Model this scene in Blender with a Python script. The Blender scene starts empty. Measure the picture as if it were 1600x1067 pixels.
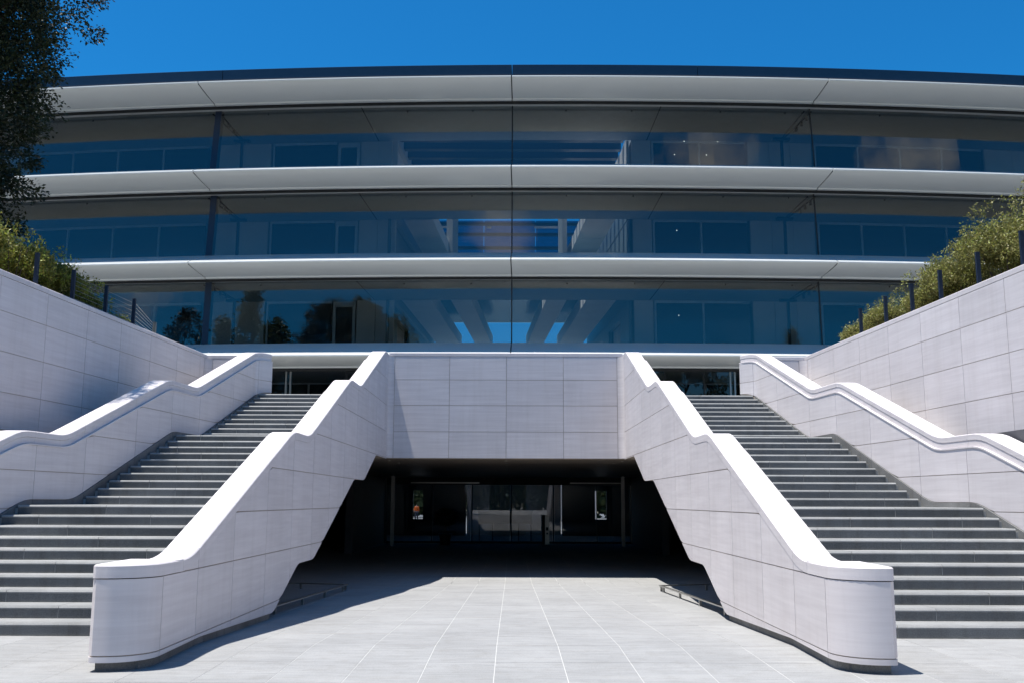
import bpy, math, random
import numpy as np
from mathutils import Matrix, Vector

random.seed(7)
rng = np.random.default_rng(11)
C = bpy.context.scene.collection
scene = bpy.context.scene

# ------------------------------------------------------------------ camera
cam_d = bpy.data.cameras.new('camera')
cam = bpy.data.objects.new('camera', cam_d)
C.objects.link(cam)
scene.camera = cam
PITCH, ROLL, EYE = 0.15842, 0.00318, 1.5836
cam_d.sensor_fit = 'HORIZONTAL'
cam_d.sensor_width = 36.0
cam_d.lens = 1556.0 / 1600.0 * 36.0
cam_d.clip_start = 0.05
cam_d.clip_end = 3000.0
fw = Vector((0, math.cos(PITCH), math.sin(PITCH)))
rt0 = Vector((1, 0, 0))
up0 = rt0.cross(fw)
rt = math.cos(ROLL) * rt0 + math.sin(ROLL) * up0
up = -math.sin(ROLL) * rt0 + math.cos(ROLL) * up0
cam.matrix_world = Matrix(((rt.x, up.x, -fw.x, 0.0), (rt.y, up.y, -fw.y, 0.0), (rt.z, up.z, -fw.z, EYE), (0, 0, 0, 1)))

# ------------------------------------------------------------------ sun, sky, exposure
SUNV = Vector((-0.26, -0.06, 1.0)).normalized()
sun_d = bpy.data.lights.new('sun', 'SUN')
sun_d.energy = 5.0
sun_d.angle = math.radians(0.53)
sun_d.color = (1.0, 0.965, 0.91)
sun = bpy.data.objects.new('sun', sun_d)
C.objects.link(sun)
sun.rotation_euler = SUNV.to_track_quat('Z', 'Y').to_euler()
sun.location = (-20, -10, 60)

world = bpy.data.worlds.new('World')
scene.world = world
world.use_nodes = True
wn, wl = world.node_tree.nodes, world.node_tree.links
for n in list(wn):
    wn.remove(n)
w_out = wn.new('ShaderNodeOutputWorld')
w_bg = wn.new('ShaderNodeBackground')
w_sky = wn.new('ShaderNodeTexSky')
w_sky.sky_type = 'NISHITA'
w_sky.sun_disc = False
w_sky.sun_elevation = math.asin(SUNV.z)
w_sky.sun_rotation = math.atan2(SUNV.x, SUNV.y)
w_sky.altitude = 50
w_sky.air_density = 1.0
w_sky.dust_density = 0.25
w_sky.ozone_density = 3.0
w_bg.inputs['Strength'].default_value = 0.07
# deep, polarised blue as in the photograph (one even tint over the whole sky)
w_mix = wn.new('ShaderNodeMix'); w_mix.data_type = 'RGBA'; w_mix.blend_type = 'MULTIPLY'
w_mix.inputs[0].default_value = 1.0
w_mix.inputs[7].default_value = (0.11, 0.90, 1.42, 1)
wl.new(w_sky.outputs[0], w_mix.inputs[6])
w_tz = wn.new('ShaderNodeTexCoord'); w_sz = wn.new('ShaderNodeSeparateXYZ'); w_hz = wn.new('ShaderNodeMapRange')
w_hz.inputs[1].default_value = 0.0; w_hz.inputs[2].default_value = 0.22; w_hz.inputs[3].default_value = 0.35; w_hz.inputs[4].default_value = 1.0
wl.new(w_tz.outputs['Generated'], w_sz.inputs[0]); wl.new(w_sz.outputs['Z'], w_hz.inputs[0]); wl.new(w_hz.outputs[0], w_mix.inputs[0])
# scattered cumulus over the whole dome, low in the sky
w_tc = wn.new('ShaderNodeTexCoord')
w_noi = wn.new('ShaderNodeTexNoise'); w_noi.inputs['Scale'].default_value = 9.0
w_noi.inputs['Detail'].default_value = 9; w_noi.inputs['Roughness'].default_value = 0.6
wl.new(w_tc.outputs['Generated'], w_noi.inputs['Vector'])
w_prev = None
# a few loose cumulus clouds in the sky behind the camera (direction, size), seen mirrored in the glass
for cx, cy, cz, cr in ((0.224, -0.82, 0.524, 0.13), (0.47, -0.735, 0.49, 0.15), (-0.05, -0.90, 0.43, 0.12), (0.56, -0.75, 0.36, 0.09), (-0.5, -0.8, 0.30, 0.16), (0.30, -0.93, 0.17, 0.12), (-0.75, -0.55, 0.35, 0.14), (0.1, -0.5, 0.86, 0.12)):
    vd = wn.new('ShaderNodeVectorMath'); vd.operation = 'DISTANCE'; vd.inputs[1].default_value = (cx, cy, cz)
    wl.new(w_tc.outputs['Generated'], vd.inputs[0])
    mr_ = wn.new('ShaderNodeMapRange'); mr_.inputs[1].default_value = cr * 1.15; mr_.inputs[2].default_value = cr * 0.1
    mr_.inputs[3].default_value = -0.45; mr_.inputs[4].default_value = 0.13
    wl.new(vd.outputs['Value'], mr_.inputs[0])
    if w_prev is None: w_prev = mr_.outputs[0]
    else:
        mxn = wn.new('ShaderNodeMath'); mxn.operation = 'MAXIMUM'
        wl.new(w_prev, mxn.inputs[0]); wl.new(mr_.outputs[0], mxn.inputs[1]); w_prev = mxn.outputs[0]
w_ad = wn.new('ShaderNodeMath'); w_ad.operation = 'ADD'
wl.new(w_noi.outputs['Fac'], w_ad.inputs[0]); wl.new(w_prev, w_ad.inputs[1])
w_rmp = wn.new('ShaderNodeMapRange'); w_rmp.inputs[1].default_value = 0.47; w_rmp.inputs[2].default_value = 0.74
wl.new(w_ad.outputs[0], w_rmp.inputs[0])
w_cl = wn.new('ShaderNodeMix'); w_cl.data_type = 'RGBA'
w_cl.inputs[7].default_value = (7.0, 7.5, 8.3, 1)
wl.new(w_rmp.outputs[0], w_cl.inputs[0]); wl.new(w_mix.outputs[2], w_cl.inputs[6])
wl.new(w_cl.outputs[2], w_bg.inputs['Color']); wl.new(w_bg.outputs[0], w_out.inputs[0])

scene.view_settings.view_transform = 'Standard'
scene.view_settings.look = 'None'
scene.view_settings.exposure = 0.57
scene.view_settings.gamma = 1.0
scene.view_settings.use_curve_mapping = False
scene.cycles.max_bounces = 8
scene.cycles.diffuse_bounces = 4
scene.cycles.glossy_bounces = 4
scene.cycles.transparent_max_bounces = 16
scene.cycles.use_denoising = True

# ------------------------------------------------------------------ materials
def newmat(name):
    m = bpy.data.materials.new(name)
    m.use_nodes = True
    nt = m.node_tree
    return m, nt, nt.nodes['Principled BSDF']

def ramp(nt, a, b, ca, cb):
    r = nt.nodes.new('ShaderNodeValToRGB')
    r.color_ramp.elements[0].position = a; r.color_ramp.elements[0].color = (*ca, 1)
    r.color_ramp.elements[1].position = b; r.color_ramp.elements[1].color = (*cb, 1)
    return r

def plain(name, col, rough=0.5, metal=0.0, spec=0.5, var=0.06, scale=3.0, bump=0.0, bscale=60):
    m, nt, bs = newmat(name)
    ge = nt.nodes.new('ShaderNodeNewGeometry')
    no = nt.nodes.new('ShaderNodeTexNoise'); no.inputs['Scale'].default_value = scale; no.inputs['Detail'].default_value = 5
    nt.links.new(ge.outputs['Position'], no.inputs['Vector'])
    lo = tuple(c * (1 - var) for c in col); hi = tuple(min(1, c * (1 + var)) for c in col)
    r = ramp(nt, 0.3, 0.7, lo, hi)
    nt.links.new(no.outputs['Fac'], r.inputs[0]); nt.links.new(r.outputs[0], bs.inputs['Base Color'])
    bs.inputs['Roughness'].default_value = rough
    bs.inputs['Metallic'].default_value = metal
    bs.inputs['Specular IOR Level'].default_value = spec
    if bump:
        n2 = nt.nodes.new('ShaderNodeTexNoise'); n2.inputs['Scale'].default_value = bscale; n2.inputs['Detail'].default_value = 3
        nt.links.new(ge.outputs['Position'], n2.inputs['Vector'])
        b = nt.nodes.new('ShaderNodeBump'); b.inputs['Strength'].default_value = bump; b.inputs['Distance'].default_value = 0.01
        nt.links.new(n2.outputs['Fac'], b.inputs['Height']); nt.links.new(b.outputs[0], bs.inputs['Normal'])
    return m

def stone(name, base, vein, piece_var=0.06, rough=0.6, stretch=(0.7, 0.7, 16.0), fine=0.04, speck=None, stain=0.10):
    """bedded stone: faint layers, a tone of its own for each piece, broad stains"""
    m, nt, bs = newmat(name)
    N, L = nt.nodes, nt.links
    ge = N.new('ShaderNodeNewGeometry'); oi = N.new('ShaderNodeObjectInfo')
    mp = N.new('ShaderNodeMapping'); mp.inputs['Scale'].default_value = stretch
    L.new(ge.outputs['Position'], mp.inputs[0])
    off = N.new('ShaderNodeVectorMath'); off.operation = 'ADD'
    mr = N.new('ShaderNodeMath'); mr.operation = 'MULTIPLY'; mr.inputs[1].default_value = 37.0
    L.new(oi.outputs['Random'], mr.inputs[0]); L.new(mp.outputs[0], off.inputs[0]); L.new(mr.outputs[0], off.inputs[1])
    n1 = N.new('ShaderNodeTexNoise'); n1.inputs['Scale'].default_value = 1.0; n1.inputs['Detail'].default_value = 7; n1.inputs['Roughness'].default_value = 0.62
    L.new(off.outputs[0], n1.inputs['Vector'])
    r1 = ramp(nt, 0.33, 0.68, vein, base)
    L.new(n1.outputs['Fac'], r1.inputs[0])
    n2 = N.new('ShaderNodeTexNoise'); n2.inputs['Scale'].default_value = 0.9; n2.inputs['Detail'].default_value = 5
    L.new(ge.outputs['Position'], n2.inputs['Vector'])
    r2 = ramp(nt, 0.35, 0.65, (1 - stain,) * 3, (1, 1, 1))
    L.new(n2.outputs['Fac'], r2.inputs[0])
    mx = N.new('ShaderNodeMix'); mx.data_type = 'RGBA'; mx.blend_type = 'MULTIPLY'; mx.inputs[0].default_value = 1
    L.new(r1.outputs[0], mx.inputs[6]); L.new(r2.outputs[0], mx.inputs[7])
    pv = N.new('ShaderNodeMapRange'); pv.inputs[3].default_value = 1 - piece_var; pv.inputs[4].default_value = 1 + piece_var
    L.new(oi.outputs['Random'], pv.inputs[0])
    vm = N.new('ShaderNodeVectorMath'); vm.operation = 'SCALE'
    L.new(mx.outputs[2], vm.inputs[0]); L.new(pv.outputs[0], vm.inputs['Scale'])
    mp2 = N.new('ShaderNodeMapping'); mp2.inputs['Scale'].default_value = (5.0, 5.0, 0.35)
    L.new(ge.outputs['Position'], mp2.inputs[0])
    n4 = N.new('ShaderNodeTexNoise'); n4.inputs['Scale'].default_value = 1.0; n4.inputs['Detail'].default_value = 6; n4.inputs['Roughness'].default_value = 0.7
    L.new(mp2.outputs[0], n4.inputs['Vector'])
    r4 = ramp(nt, 0.30, 0.52, (1 - stain * 0.9, 1 - stain, 1 - stain * 1.15), (1, 1, 1))
    L.new(n4.outputs['Fac'], r4.inputs[0])
    m4 = N.new('ShaderNodeMix'); m4.data_type = 'RGBA'; m4.blend_type = 'MULTIPLY'; m4.inputs[0].default_value = 1
    L.new(vm.outputs[0], m4.inputs[6]); L.new(r4.outputs[0], m4.inputs[7])
    src = m4.outputs[2]
    n3 = N.new('ShaderNodeTexNoise'); n3.inputs['Scale'].default_value = 90; n3.inputs['Detail'].default_value = 2
    L.new(ge.outputs['Position'], n3.inputs['Vector'])
    if speck:
        r3 = ramp(nt, 0.35, 0.65, (1 - speck,) * 3, (1 + speck * 0.6,) * 3)
        L.new(n3.outputs['Fac'], r3.inputs[0])
        m3 = N.new('ShaderNodeMix'); m3.data_type = 'RGBA'; m3.blend_type = 'MULTIPLY'; m3.inputs[0].default_value = 1
        L.new(src, m3.inputs[6]); L.new(r3.outputs[0], m3.inputs[7]); src = m3.outputs[2]
    L.new(src, bs.inputs['Base Color'])
    bs.inputs['Roughness'].default_value = rough
    bs.inputs['Specular IOR Level'].default_value = 0.35
    b = N.new('ShaderNodeBump'); b.inputs['Strength'].default_value = 0.25; b.inputs['Distance'].default_value = fine * 0.1
    ad = N.new('ShaderNodeMath'); ad.operation = 'ADD'
    L.new(n3.outputs['Fac'], ad.inputs[0]); L.new(n1.outputs['Fac'], ad.inputs[1])
    L.new(ad.outputs[0], b.inputs['Height']); L.new(b.outputs[0], bs.inputs['Normal'])
    return m

M = {}
M['lime'] = stone('pale_limestone', (0.745, 0.695, 0.69), (0.655, 0.603, 0.60), 0.045, 0.55, stain=0.06)
M['joint'] = plain('mortar_joint', (0.38, 0.32, 0.265), 0.9)
M['granite'] = stone('dark_granite_riser', (0.18, 0.184, 0.18), (0.13, 0.135, 0.135), 0.16, 0.6, (0.9, 0.9, 0.9), 0.05, 0.22, 0.22)
M['tread'] = stone('pale_granite_tread', (0.345, 0.345, 0.34), (0.275, 0.28, 0.275), 0.06, 0.75, (0.9, 0.9, 0.9), 0.05, 0.12, 0.15)  # treads take a lighter base colour than the risers
M['plinth'] = stone('dark_plinth_stone', (0.25, 0.245, 0.235), (0.18, 0.18, 0.175), 0.08, 0.65, (1, 1, 1), 0.05, 0.2, 0.25)
M['paver'] = stone('plaza_paver', (0.345, 0.342, 0.336), (0.285, 0.285, 0.282), 0.03, 0.85, (1.6, 15.0, 1.0), 0.05, 0.10, 0.12)
M['grout'] = plain('pale_grout', (0.52, 0.51, 0.49), 0.9)
M['white_metal'] = plain('white_enamel', (0.62, 0.64, 0.63), 0.2, 0, 0.5, 0.012, 0.7)
M['dark_metal'] = plain('dark_blue_metal', (0.012, 0.022, 0.045), 0.35, 0.0, 0.5)
M['roof'] = plain('dark_roof_panel', (0.012, 0.022, 0.042), 0.22, 0.0, 0.6)
M['black'] = plain('black_gasket', (0.012, 0.013, 0.015), 0.6)
M['steel'] = plain('brushed_steel', (0.42, 0.41, 0.39), 0.32, 0.9)
M['ceiling'] = plain('interior_ceiling', (0.42, 0.42, 0.41), 0.7)
M['inwall'] = plain('interior_wall', (0.66, 0.62, 0.60), 0.6, scale=0.6)
M['atrium'] = plain('atrium_side_panel', (0.16, 0.20, 0.22), 0.4, scale=0.5)
M['ingrey'] = plain('interior_beam', (0.80, 0.74, 0.70), 0.6, scale=0.8)
M['teal'] = plain('teal_floor_glass', (0.09, 0.16, 0.19), 0.2, scale=0.3)
M['inglass'] = plain('interior_glazing', (0.02, 0.035, 0.05), 0.08, 0, 0.6)
M['frame'] = plain('pale_frame', (0.55, 0.58, 0.60), 0.4)
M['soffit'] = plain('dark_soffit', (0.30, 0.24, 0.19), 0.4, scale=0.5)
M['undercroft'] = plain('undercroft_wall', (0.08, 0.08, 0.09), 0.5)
M['concrete'] = plain('concrete', (0.33, 0.33, 0.32), 0.85)
M['bounce_fill'] = plain('pale_bounce_fill', (0.42, 0.41, 0.39), 0.9, var=0.2, scale=30)
M['soil'] = plain('planting_soil', (0.07, 0.055, 0.035), 0.95, var=0.3)
M['land'] = plain('dry_ground', (0.16, 0.15, 0.10), 0.95, var=0.25, scale=0.2)
M['bark'] = plain('bark', (0.075, 0.055, 0.04), 0.9, var=0.35, scale=8, bump=0.5)
M['lamp_off'] = plain('downlight', (0.6, 0.6, 0.6), 0.4)
M['teak'] = plain('dark_table', (0.018, 0.018, 0.022), 0.4)
M['pot'] = plain('black_pot', (0.02, 0.02, 0.022), 0.4)
M['skin'] = plain('skin', (0.42, 0.26, 0.19), 0.55)
M['orange'] = plain('orange_cloth', (0.85, 0.16, 0.02), 0.8)
M['navy'] = plain('navy_cloth', (0.03, 0.035, 0.06), 0.85)
M['hair'] = plain('dark_hair', (0.02, 0.015, 0.012), 0.7)

def leafmat(name, a, b, trans=0.25, c=None):
    m, nt, bs = newmat(name)
    N, L = nt.nodes, nt.links
    ge = N.new('ShaderNodeNewGeometry')
    n1 = N.new('ShaderNodeTexNoise'); n1.inputs['Scale'].default_value = 2.3; n1.inputs['Detail'].default_value = 3
    L.new(ge.outputs['Position'], n1.inputs['Vector'])
    ad = N.new('ShaderNodeMath'); ad.operation = 'MULTIPLY_ADD'; ad.inputs[1].default_value = 0.55
    L.new(ge.outputs['Random Per Island'], ad.inputs[0]); L.new(n1.outputs['Fac'], ad.inputs[2])
    r = ramp(nt, 0.4, 1.05, a, b)
    if c:
        e = r.color_ramp.elements.new(0.99); e.color = (*c, 1); r.color_ramp.elements[1].position = 0.9
    L.new(ad.outputs[0], r.inputs[0]); L.new(r.outputs[0], bs.inputs['Base Color'])
    bs.inputs['Roughness'].default_value = 0.5
    bs.inputs['Specular IOR Level'].default_value = 0.35
    tr = N.new('ShaderNodeBsdfTranslucent'); L.new(r.outputs[0], tr.inputs['Color'])
    mx = N.new('ShaderNodeMixShader'); mx.inputs[0].default_value = trans
    L.new(bs.outputs[0], mx.inputs[1]); L.new(tr.outputs[0], mx.inputs[2])
    L.new(mx.outputs[0], nt.nodes['Material Output'].inputs['Surface'])
    return m
M['leaf_oak'] = leafmat('dark_oak_leaf', (0.007, 0.012, 0.005), (0.028, 0.042, 0.014), 0.06)
M['leaf_hedge'] = leafmat('hedge_leaf', (0.10, 0.14, 0.02), (0.34, 0.40, 0.06), 0.25, (0.26, 0.22, 0.05))
M['leaf_olive'] = leafmat('olive_leaf', (0.12, 0.145, 0.035), (0.36, 0.38, 0.09), 0.25, (0.25, 0.22, 0.07))
M['leaf_tree'] = leafmat('tree_leaf', (0.03, 0.05, 0.018), (0.09, 0.12, 0.04), 0.2)
M['leaf_pine'] = leafmat('conifer_leaf', (0.025, 0.04, 0.02), (0.07, 0.095, 0.04), 0.15)
M['flower'] = leafmat('red_flower', (0.5, 0.08, 0.04), (0.7, 0.2, 0.08), 0.2)

def glassmat(name, tint, base_refl, rough=0.0, refl_tint=(1, 1, 1), wave=0.0):
    m, nt, bs = newmat(name)
    N, L = nt.nodes, nt.links
    N.remove(bs)
    tr = N.new('ShaderNodeBsdfTransparent'); tr.inputs[0].default_value = (*tint, 1)
    gl = N.new('ShaderNodeBsdfGlossy'); gl.inputs['Roughness'].default_value = rough; gl.inputs['Color'].default_value = (*refl_tint, 1)
    fr = N.new('ShaderNodeFresnel')
    gf = N.new('ShaderNodeNewGeometry'); io = N.new('ShaderNodeMapRange')   # same reflectance from either face of the thin pane
    io.inputs[3].default_value = 1.5; io.inputs[4].default_value = 1 / 1.5
    L.new(gf.outputs['Backfacing'], io.inputs[0]); L.new(io.outputs[0], fr.inputs[0])
    mr = N.new('ShaderNodeMapRange'); mr.inputs[1].default_value = 0.04; mr.inputs[3].default_value = base_refl
    L.new(fr.outputs[0], mr.inputs[0])
    if wave:
        ge = N.new('ShaderNodeNewGeometry'); no = N.new('ShaderNodeTexNoise'); no.inputs['Scale'].default_value = 0.5; no.inputs['Detail'].default_value = 1
        b = N.new('ShaderNodeBump'); b.inputs['Strength'].default_value = wave; b.inputs['Distance'].default_value = 0.02
        L.new(ge.outputs['Position'], no.inputs['Vector']); L.new(no.outputs['Fac'], b.inputs['Height']); L.new(b.outputs[0], gl.inputs['Normal'])
    mx = N.new('ShaderNodeMixShader')
    L.new(mr.outputs[0], mx.inputs[0]); L.new(tr.outputs[0], mx.inputs[1]); L.new(gl.outputs[0], mx.inputs[2])
    L.new(mx.outputs[0], N['Material Output'].inputs['Surface'])
    return m
M['glass'] = glassmat('facade_glass', (0.70, 0.75, 0.77), 0.078, 0.0, (1.0, 0.93, 0.84), 0.12)
M['doorglass'] = glassmat('door_glass', (0.62, 0.64, 0.66), 0.045)
M['backglass'] = glassmat('rear_glass', (0.88, 0.95, 0.98), 0.05)
M['darkglass'] = glassmat('rear_tinted_glass', (0.26, 0.40, 0.50), 0.05)

def emis(name, col, s):
    m, nt, bs = newmat(name)
    bs.inputs['Emission Color'].default_value = (*col, 1); bs.inputs['Emission Strength'].default_value = s
    return m
M['lamp'] = emis('lit_downlight', (1, 0.95, 0.85), 4)

# ------------------------------------------------------------------ helpers
class MB:
    def __init__(s):
        s.v = []; s.f = []
    def add(s, vs, fs):
        o = len(s.v); s.v += [tuple(v) for v in vs]; s.f += [tuple(i + o for i in f) for f in fs]
        return s
    def box(s, x0, x1, y0, y1, z0, z1):
        return s.add([(x0, y0, z0), (x1, y0, z0), (x1, y1, z0), (x0, y1, z0), (x0, y0, z1), (x1, y0, z1), (x1, y1, z1), (x0, y1, z1)],
                     [(3, 2, 1, 0), (4, 5, 6, 7), (0, 1, 5, 4), (1, 2, 6, 5), (2, 3, 7, 6), (3, 0, 4, 7)])
    def prism(s, pts, fn0, fn1):
        """closed outline pts, two mappings pt -> 3D"""
        n = len(pts)
        a = [fn0(*p) for p in pts]; b = [fn1(*p) for p in pts]
        s.add(a + b, [tuple(range(n))[::-1], tuple(range(n, 2 * n))] + [(i, (i + 1) % n, n + (i + 1) % n, n + i) for i in range(n)])
        return s
    def tube(s, p, q, r0, r1=None, n=8):
        r1 = r0 if r1 is None else r1
        p = Vector(p); q = Vector(q); d = (q - p).normalized()
        a = d.orthogonal().normalized(); b = d.cross(a)
        vs = []
        for c, r in ((p, r0), (q, r1)):
            for i in range(n):
                t = 2 * math.pi * i / n
                vs.append(tuple(c + a * math.cos(t) * r + b * math.sin(t) * r))
        s.add(vs, [tuple(range(n))[::-1], tuple(range(n, 2 * n))] + [(i, (i + 1) % n, n + (i + 1) % n, n + i) for i in range(n)])
        return s

def fixn(me):
    import bmesh
    b = bmesh.new(); b.from_mesh(me); bmesh.ops.recalc_face_normals(b, faces=b.faces); b.to_mesh(me); b.free()

def obj(name, mb, mat, parent=None, smooth=False, recalc=True, **pr):
    me = bpy.data.meshes.new(name)
    me.from_pydata(mb.v, [], mb.f); me.update()
    if recalc: fixn(me)
    if smooth:
        me.shade_smooth()
    me.materials.append(mat)
    o = bpy.data.objects.new(name, me)
    C.objects.link(o)
    if parent is not None:
        o.parent = parent
        o.matrix_parent_inverse = Matrix.Translation(-world_loc(parent))
    for k, v in pr.items():
        o[k] = v
    return o

def world_loc(o):
    # parts of parts sit in meshes drawn in world coordinates (their own origin is 0,0,0)
    return Vector(o.location) if o.type == 'EMPTY' else Vector((0, 0, 0))

def thing(name, label, cat, loc=(0, 0, 0), group=None):
    o = bpy.data.objects.new(name, None)
    o.empty_display_size = 0.3
    C.objects.link(o); o.location = loc
    o['label'] = label; o['category'] = cat
    if group: o['group'] = group
    return o

def bevel_box(x0, x1, y0, y1, z0, z1, c):
    """box with a chamfer c on its top front (y0) edge"""
    m = MB()
    pts = [(y0, z0), (y1, z0), (y1, z1), (y0 + c, z1), (y0, z1 - c)]
    m.prism(pts, lambda y, z: (x0, y, z), lambda y, z: (x1, y, z))
    return m

XC = -0.17                                       # axis of the stair composition

def lerp_prof(pts):
    ys = [p[0] for p in pts]; zs = [p[1] for p in pts]
    def f(y): 
        if y <= ys[0]: return zs[0] + (y - ys[0]) * (zs[1] - zs[0]) / (ys[1] - ys[0])
        if y >= ys[-1]: return zs[-1]
        return float(np.interp(y, ys, zs))
    return f
def smooth_prof(f, w):
    return lambda y: sum(f(y + w * t) for t in (-1, -0.75, -0.5, -0.25, 0, 0.25, 0.5, 0.75, 1)) / 9.0

def ramp_z(y):
    """ground of the drive that dips under the building"""
    if y < 11.46: return -0.012 * (11.46 - max(y, 2.0))
    return -0.033 * (min(y, 26.0) - 11.46)

# inner parapet cap profile and outer parapet cap profile (z of the flight line, landing = its tread level)
Pin = smooth_prof(lerp_prof([(8, -0.20), (10.98, -0.20), (15.85, 1.5), (17.1, 1.5), (21.35, 3.0), (22.72, 3.0), (27.0, 4.47), (40, 4.47)]), 0.26)
Pout = smooth_prof(lerp_prof([(8.0, -1.33), (16.15, 1.5), (17.55, 1.5), (21.8, 3.0), (23.45, 3.0), (27.65, 4.49), (40, 4.49)]), 0.22)
Pstr = smooth_prof(lerp_prof([(8.0, -1.33), (16.3, 1.5), (17.85, 1.5), (22.05, 3.0), (23.65, 3.0), (27.85, 4.5), (40, 4.5)]), 0.22)
Plow = smooth_prof(lerp_prof([(12.0, -1.0), (14.95, 0.0), (16.5, 0.575), (17.75, 0.575), (22.05, 2.04), (23.55, 2.06), (25.5, 2.73), (30, 2.73)]), 0.13)
H_FACE = 3.284                                   # inner face of the central parapets, half width
H_BACK = 3.83
Y_WALL = 27.70
COURSES = [-0.6, 0.125, 0.84, 1.44, 2.05, 2.75, 3.47, 4.19, 4.90, 5.58]

def wall_pieces(name, mat, parent, path, cuts, zcuts, zlo, zhi, bps=(), nsub=1, gap=0.006, dep=0.03, dense=7):
    """clads a wall path(s)->(x,y,nx,ny) with single stone pieces; zlo, zhi bound it"""
    n = 0
    for s0, s1 in zip(cuts[:-1], cuts[1:]):
        for z0, z1 in zip(zcuts[:-1], zcuts[1:]):
            a, b = s0 + gap, s1 - gap
            test = np.linspace(a, b, 15)
            lo = [zlo(s) for s in test]; hi = [zhi(s) for s in test]
            inside = max(lo) <= z0 and min(hi) >= z1
            if min(lo) >= z1 - gap or max(hi) <= z0 + gap: continue
            ss = list(np.linspace(a, b, nsub + 1))
            if not inside:
                ss += list(np.linspace(a, b, dense)) + [p for p in bps if a < p < b]
            ss = sorted(set(round(s, 5) for s in ss))
            top = lambda s: min(z1 - gap, zhi(s)); bot = lambda s: max(z0 + gap, zlo(s))
            g = lambda s: top(s) - bot(s)
            if not inside:
                extra = []
                for p, q in zip(ss[:-1], ss[1:]):
                    if (g(p) > 0.002) != (g(q) > 0.002):
                        l, r = p, q
                        for _ in range(18):
                            mid = 0.5 * (l + r)
                            if (g(mid) > 0.002) == (g(l) > 0.002): l = mid
                            else: r = mid
                        extra.append(r if g(r) > 0.002 else l)
                ss = sorted(set(ss + extra))
            run = []
            runs = []
            for s in ss:
                if g(s) > 0.0015: run.append(s)
                elif run:
                    runs.append(run); run = []
            if run: runs.append(run)
            for run in runs:
                if len(run) < 2 or run[-1] - run[0] < 0.02: continue
                m = MB(); vs = []
                for s in run:
                    x, y, nx, ny = path(s)
                    t, u = top(s), bot(s)
                    vs += [(x, y, u), (x, y, t), (x - nx * dep, y - ny * dep, t), (x - nx * dep, y - ny * dep, u)]
                fs = []
                k = len(run)
                for i in range(k - 1):
                    o, p = 4 * i, 4 * i + 4
                    fs += [(o, p, p + 1, o + 1), (o + 1, p + 1, p + 2, o + 2), (o + 3, p + 3, p, o)]
                fs += [(0, 1, 2, 3), (4 * k - 4, 4 * k - 1, 4 * k - 2, 4 * k - 3)]
                m.add(vs, fs)
                o_ = obj(name, m, mat, parent)
                if nsub > 2:
                    o_.data.shade_smooth(); o_.data.set_sharp_from_angle(angle=math.radians(35))
                n += 1
    return n

# ------------------------------------------------------------------ ground
def quadsheet(x0, x1, ys, zf, dz=0.0):
    m = MB()
    for y in ys:
        m.v += [(x0, y, zf(y) + dz), (x1, y, zf(y) + dz)]
    for i in range(len(ys) - 1):
        m.f.append((2 * i, 2 * i + 1, 2 * i + 3, 2 * i + 2))
    return m
land = MB().add([(-1500, -1500, -1.4), (1500, -1500, -1.4), (1500, 1500, -1.4), (-1500, 1500, -1.4)], [(0, 1, 2, 3)])
obj('land', land, M['land'], recalc=False, kind='structure')

GROUT = 0.0018
plaza = obj('plaza', MB(), M['grout'], kind='structure')
pm = plaza.data
m = MB()
m.box(-60, 60, -150, 2.0, -0.9, ramp_z(2.0) - GROUT)
def prism_y(m, x0, x1, ys, zf, zb):
    n = len(ys)
    top = [(y, zf(y)) for y in ys]
    pts = [(ys[0], zb), (ys[-1], zb)] + top[::-1]
    m.prism(pts, lambda y, z: (x0, y, z), lambda y, z: (x1, y, z))
prism_y(m, -12, 12, [2.0, 11.46], lambda y: ramp_z(y) - GROUT, -0.9)
prism_y(m, XC - 3.9, XC + 3.9, [11.46, 26.0, 51.0], lambda y: ramp_z(y) - GROUT, -0.9)
pm.from_pydata(m.v, [], m.f); pm.update(); fixn(pm)
# side pavement up to the stairs
for sgn in (-1, 1):
    a, b = sorted((XC + sgn * 3.9, XC + sgn * 12))
    obj('pavement', MB().box(a, b, 11.46, 12.6, -0.9, -GROUT), M['grout'], kind='structure')
    a, b = sorted((XC + sgn * 3.9, XC + sgn * 8.2))
    u = MB(); prism_y(u, a, b, [12.6, 26.0, 51.0], lambda y: ramp_z(y) - 0.003, -1.0)
    obj('undercroft_floor', u, M['paver'], kind='structure')

PX = 0.678
def paver(x0, x1, y0, y1, sx=0.0, zf=ramp_z):
    g = 0.0036; gy = 0.0038
    m = MB()
    t = 0.0 + random.uniform(-0.0008, 0.0008)
    z0, z1 = zf(y0) + t, zf(y1) + t
    a, b, c, d = x0 + g, x1 - g, y0 + gy, y1 - gy
    m.add([(a, c, z0), (b, c, z0), (b, d, z1), (a, d, z1), (a, c, z0 - .02), (b, c, z0 - .02), (b, d, z1 - .02), (a, d, z1 - .02)],
          [(0, 1, 2, 3), (0, 4, 5, 1), (1, 5, 6, 2), (2, 6, 7, 3), (3, 7, 4, 0)])
    return m
rows_near = [3.76, 4.86, 5.96, 7.06, 8.16, 9.26, 10.36, 11.46]
rows_far = [11.46 + 1.28 * k for k in range(0, 13)]
pcount = 0
far_mb = MB()
for j in range(len(rows_near) - 1):
    y0, y1 = rows_near[j], rows_near[j + 1]
    for k in range(-16, 16):
        x0 = XC + 0.012 + k * PX
        if y1 > 5.9 and abs(x0 + PX / 2) < 0.56 * y1 + 0.8 and abs(x0) < 11:
            obj('paving_slab', paver(x0, x0 + PX, y0, y1), M['paver'], plaza, recalc=False); pcount += 1
        else:
            q = paver(x0, x0 + PX, y0, y1); far_mb.add(q.v, q.f)
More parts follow.
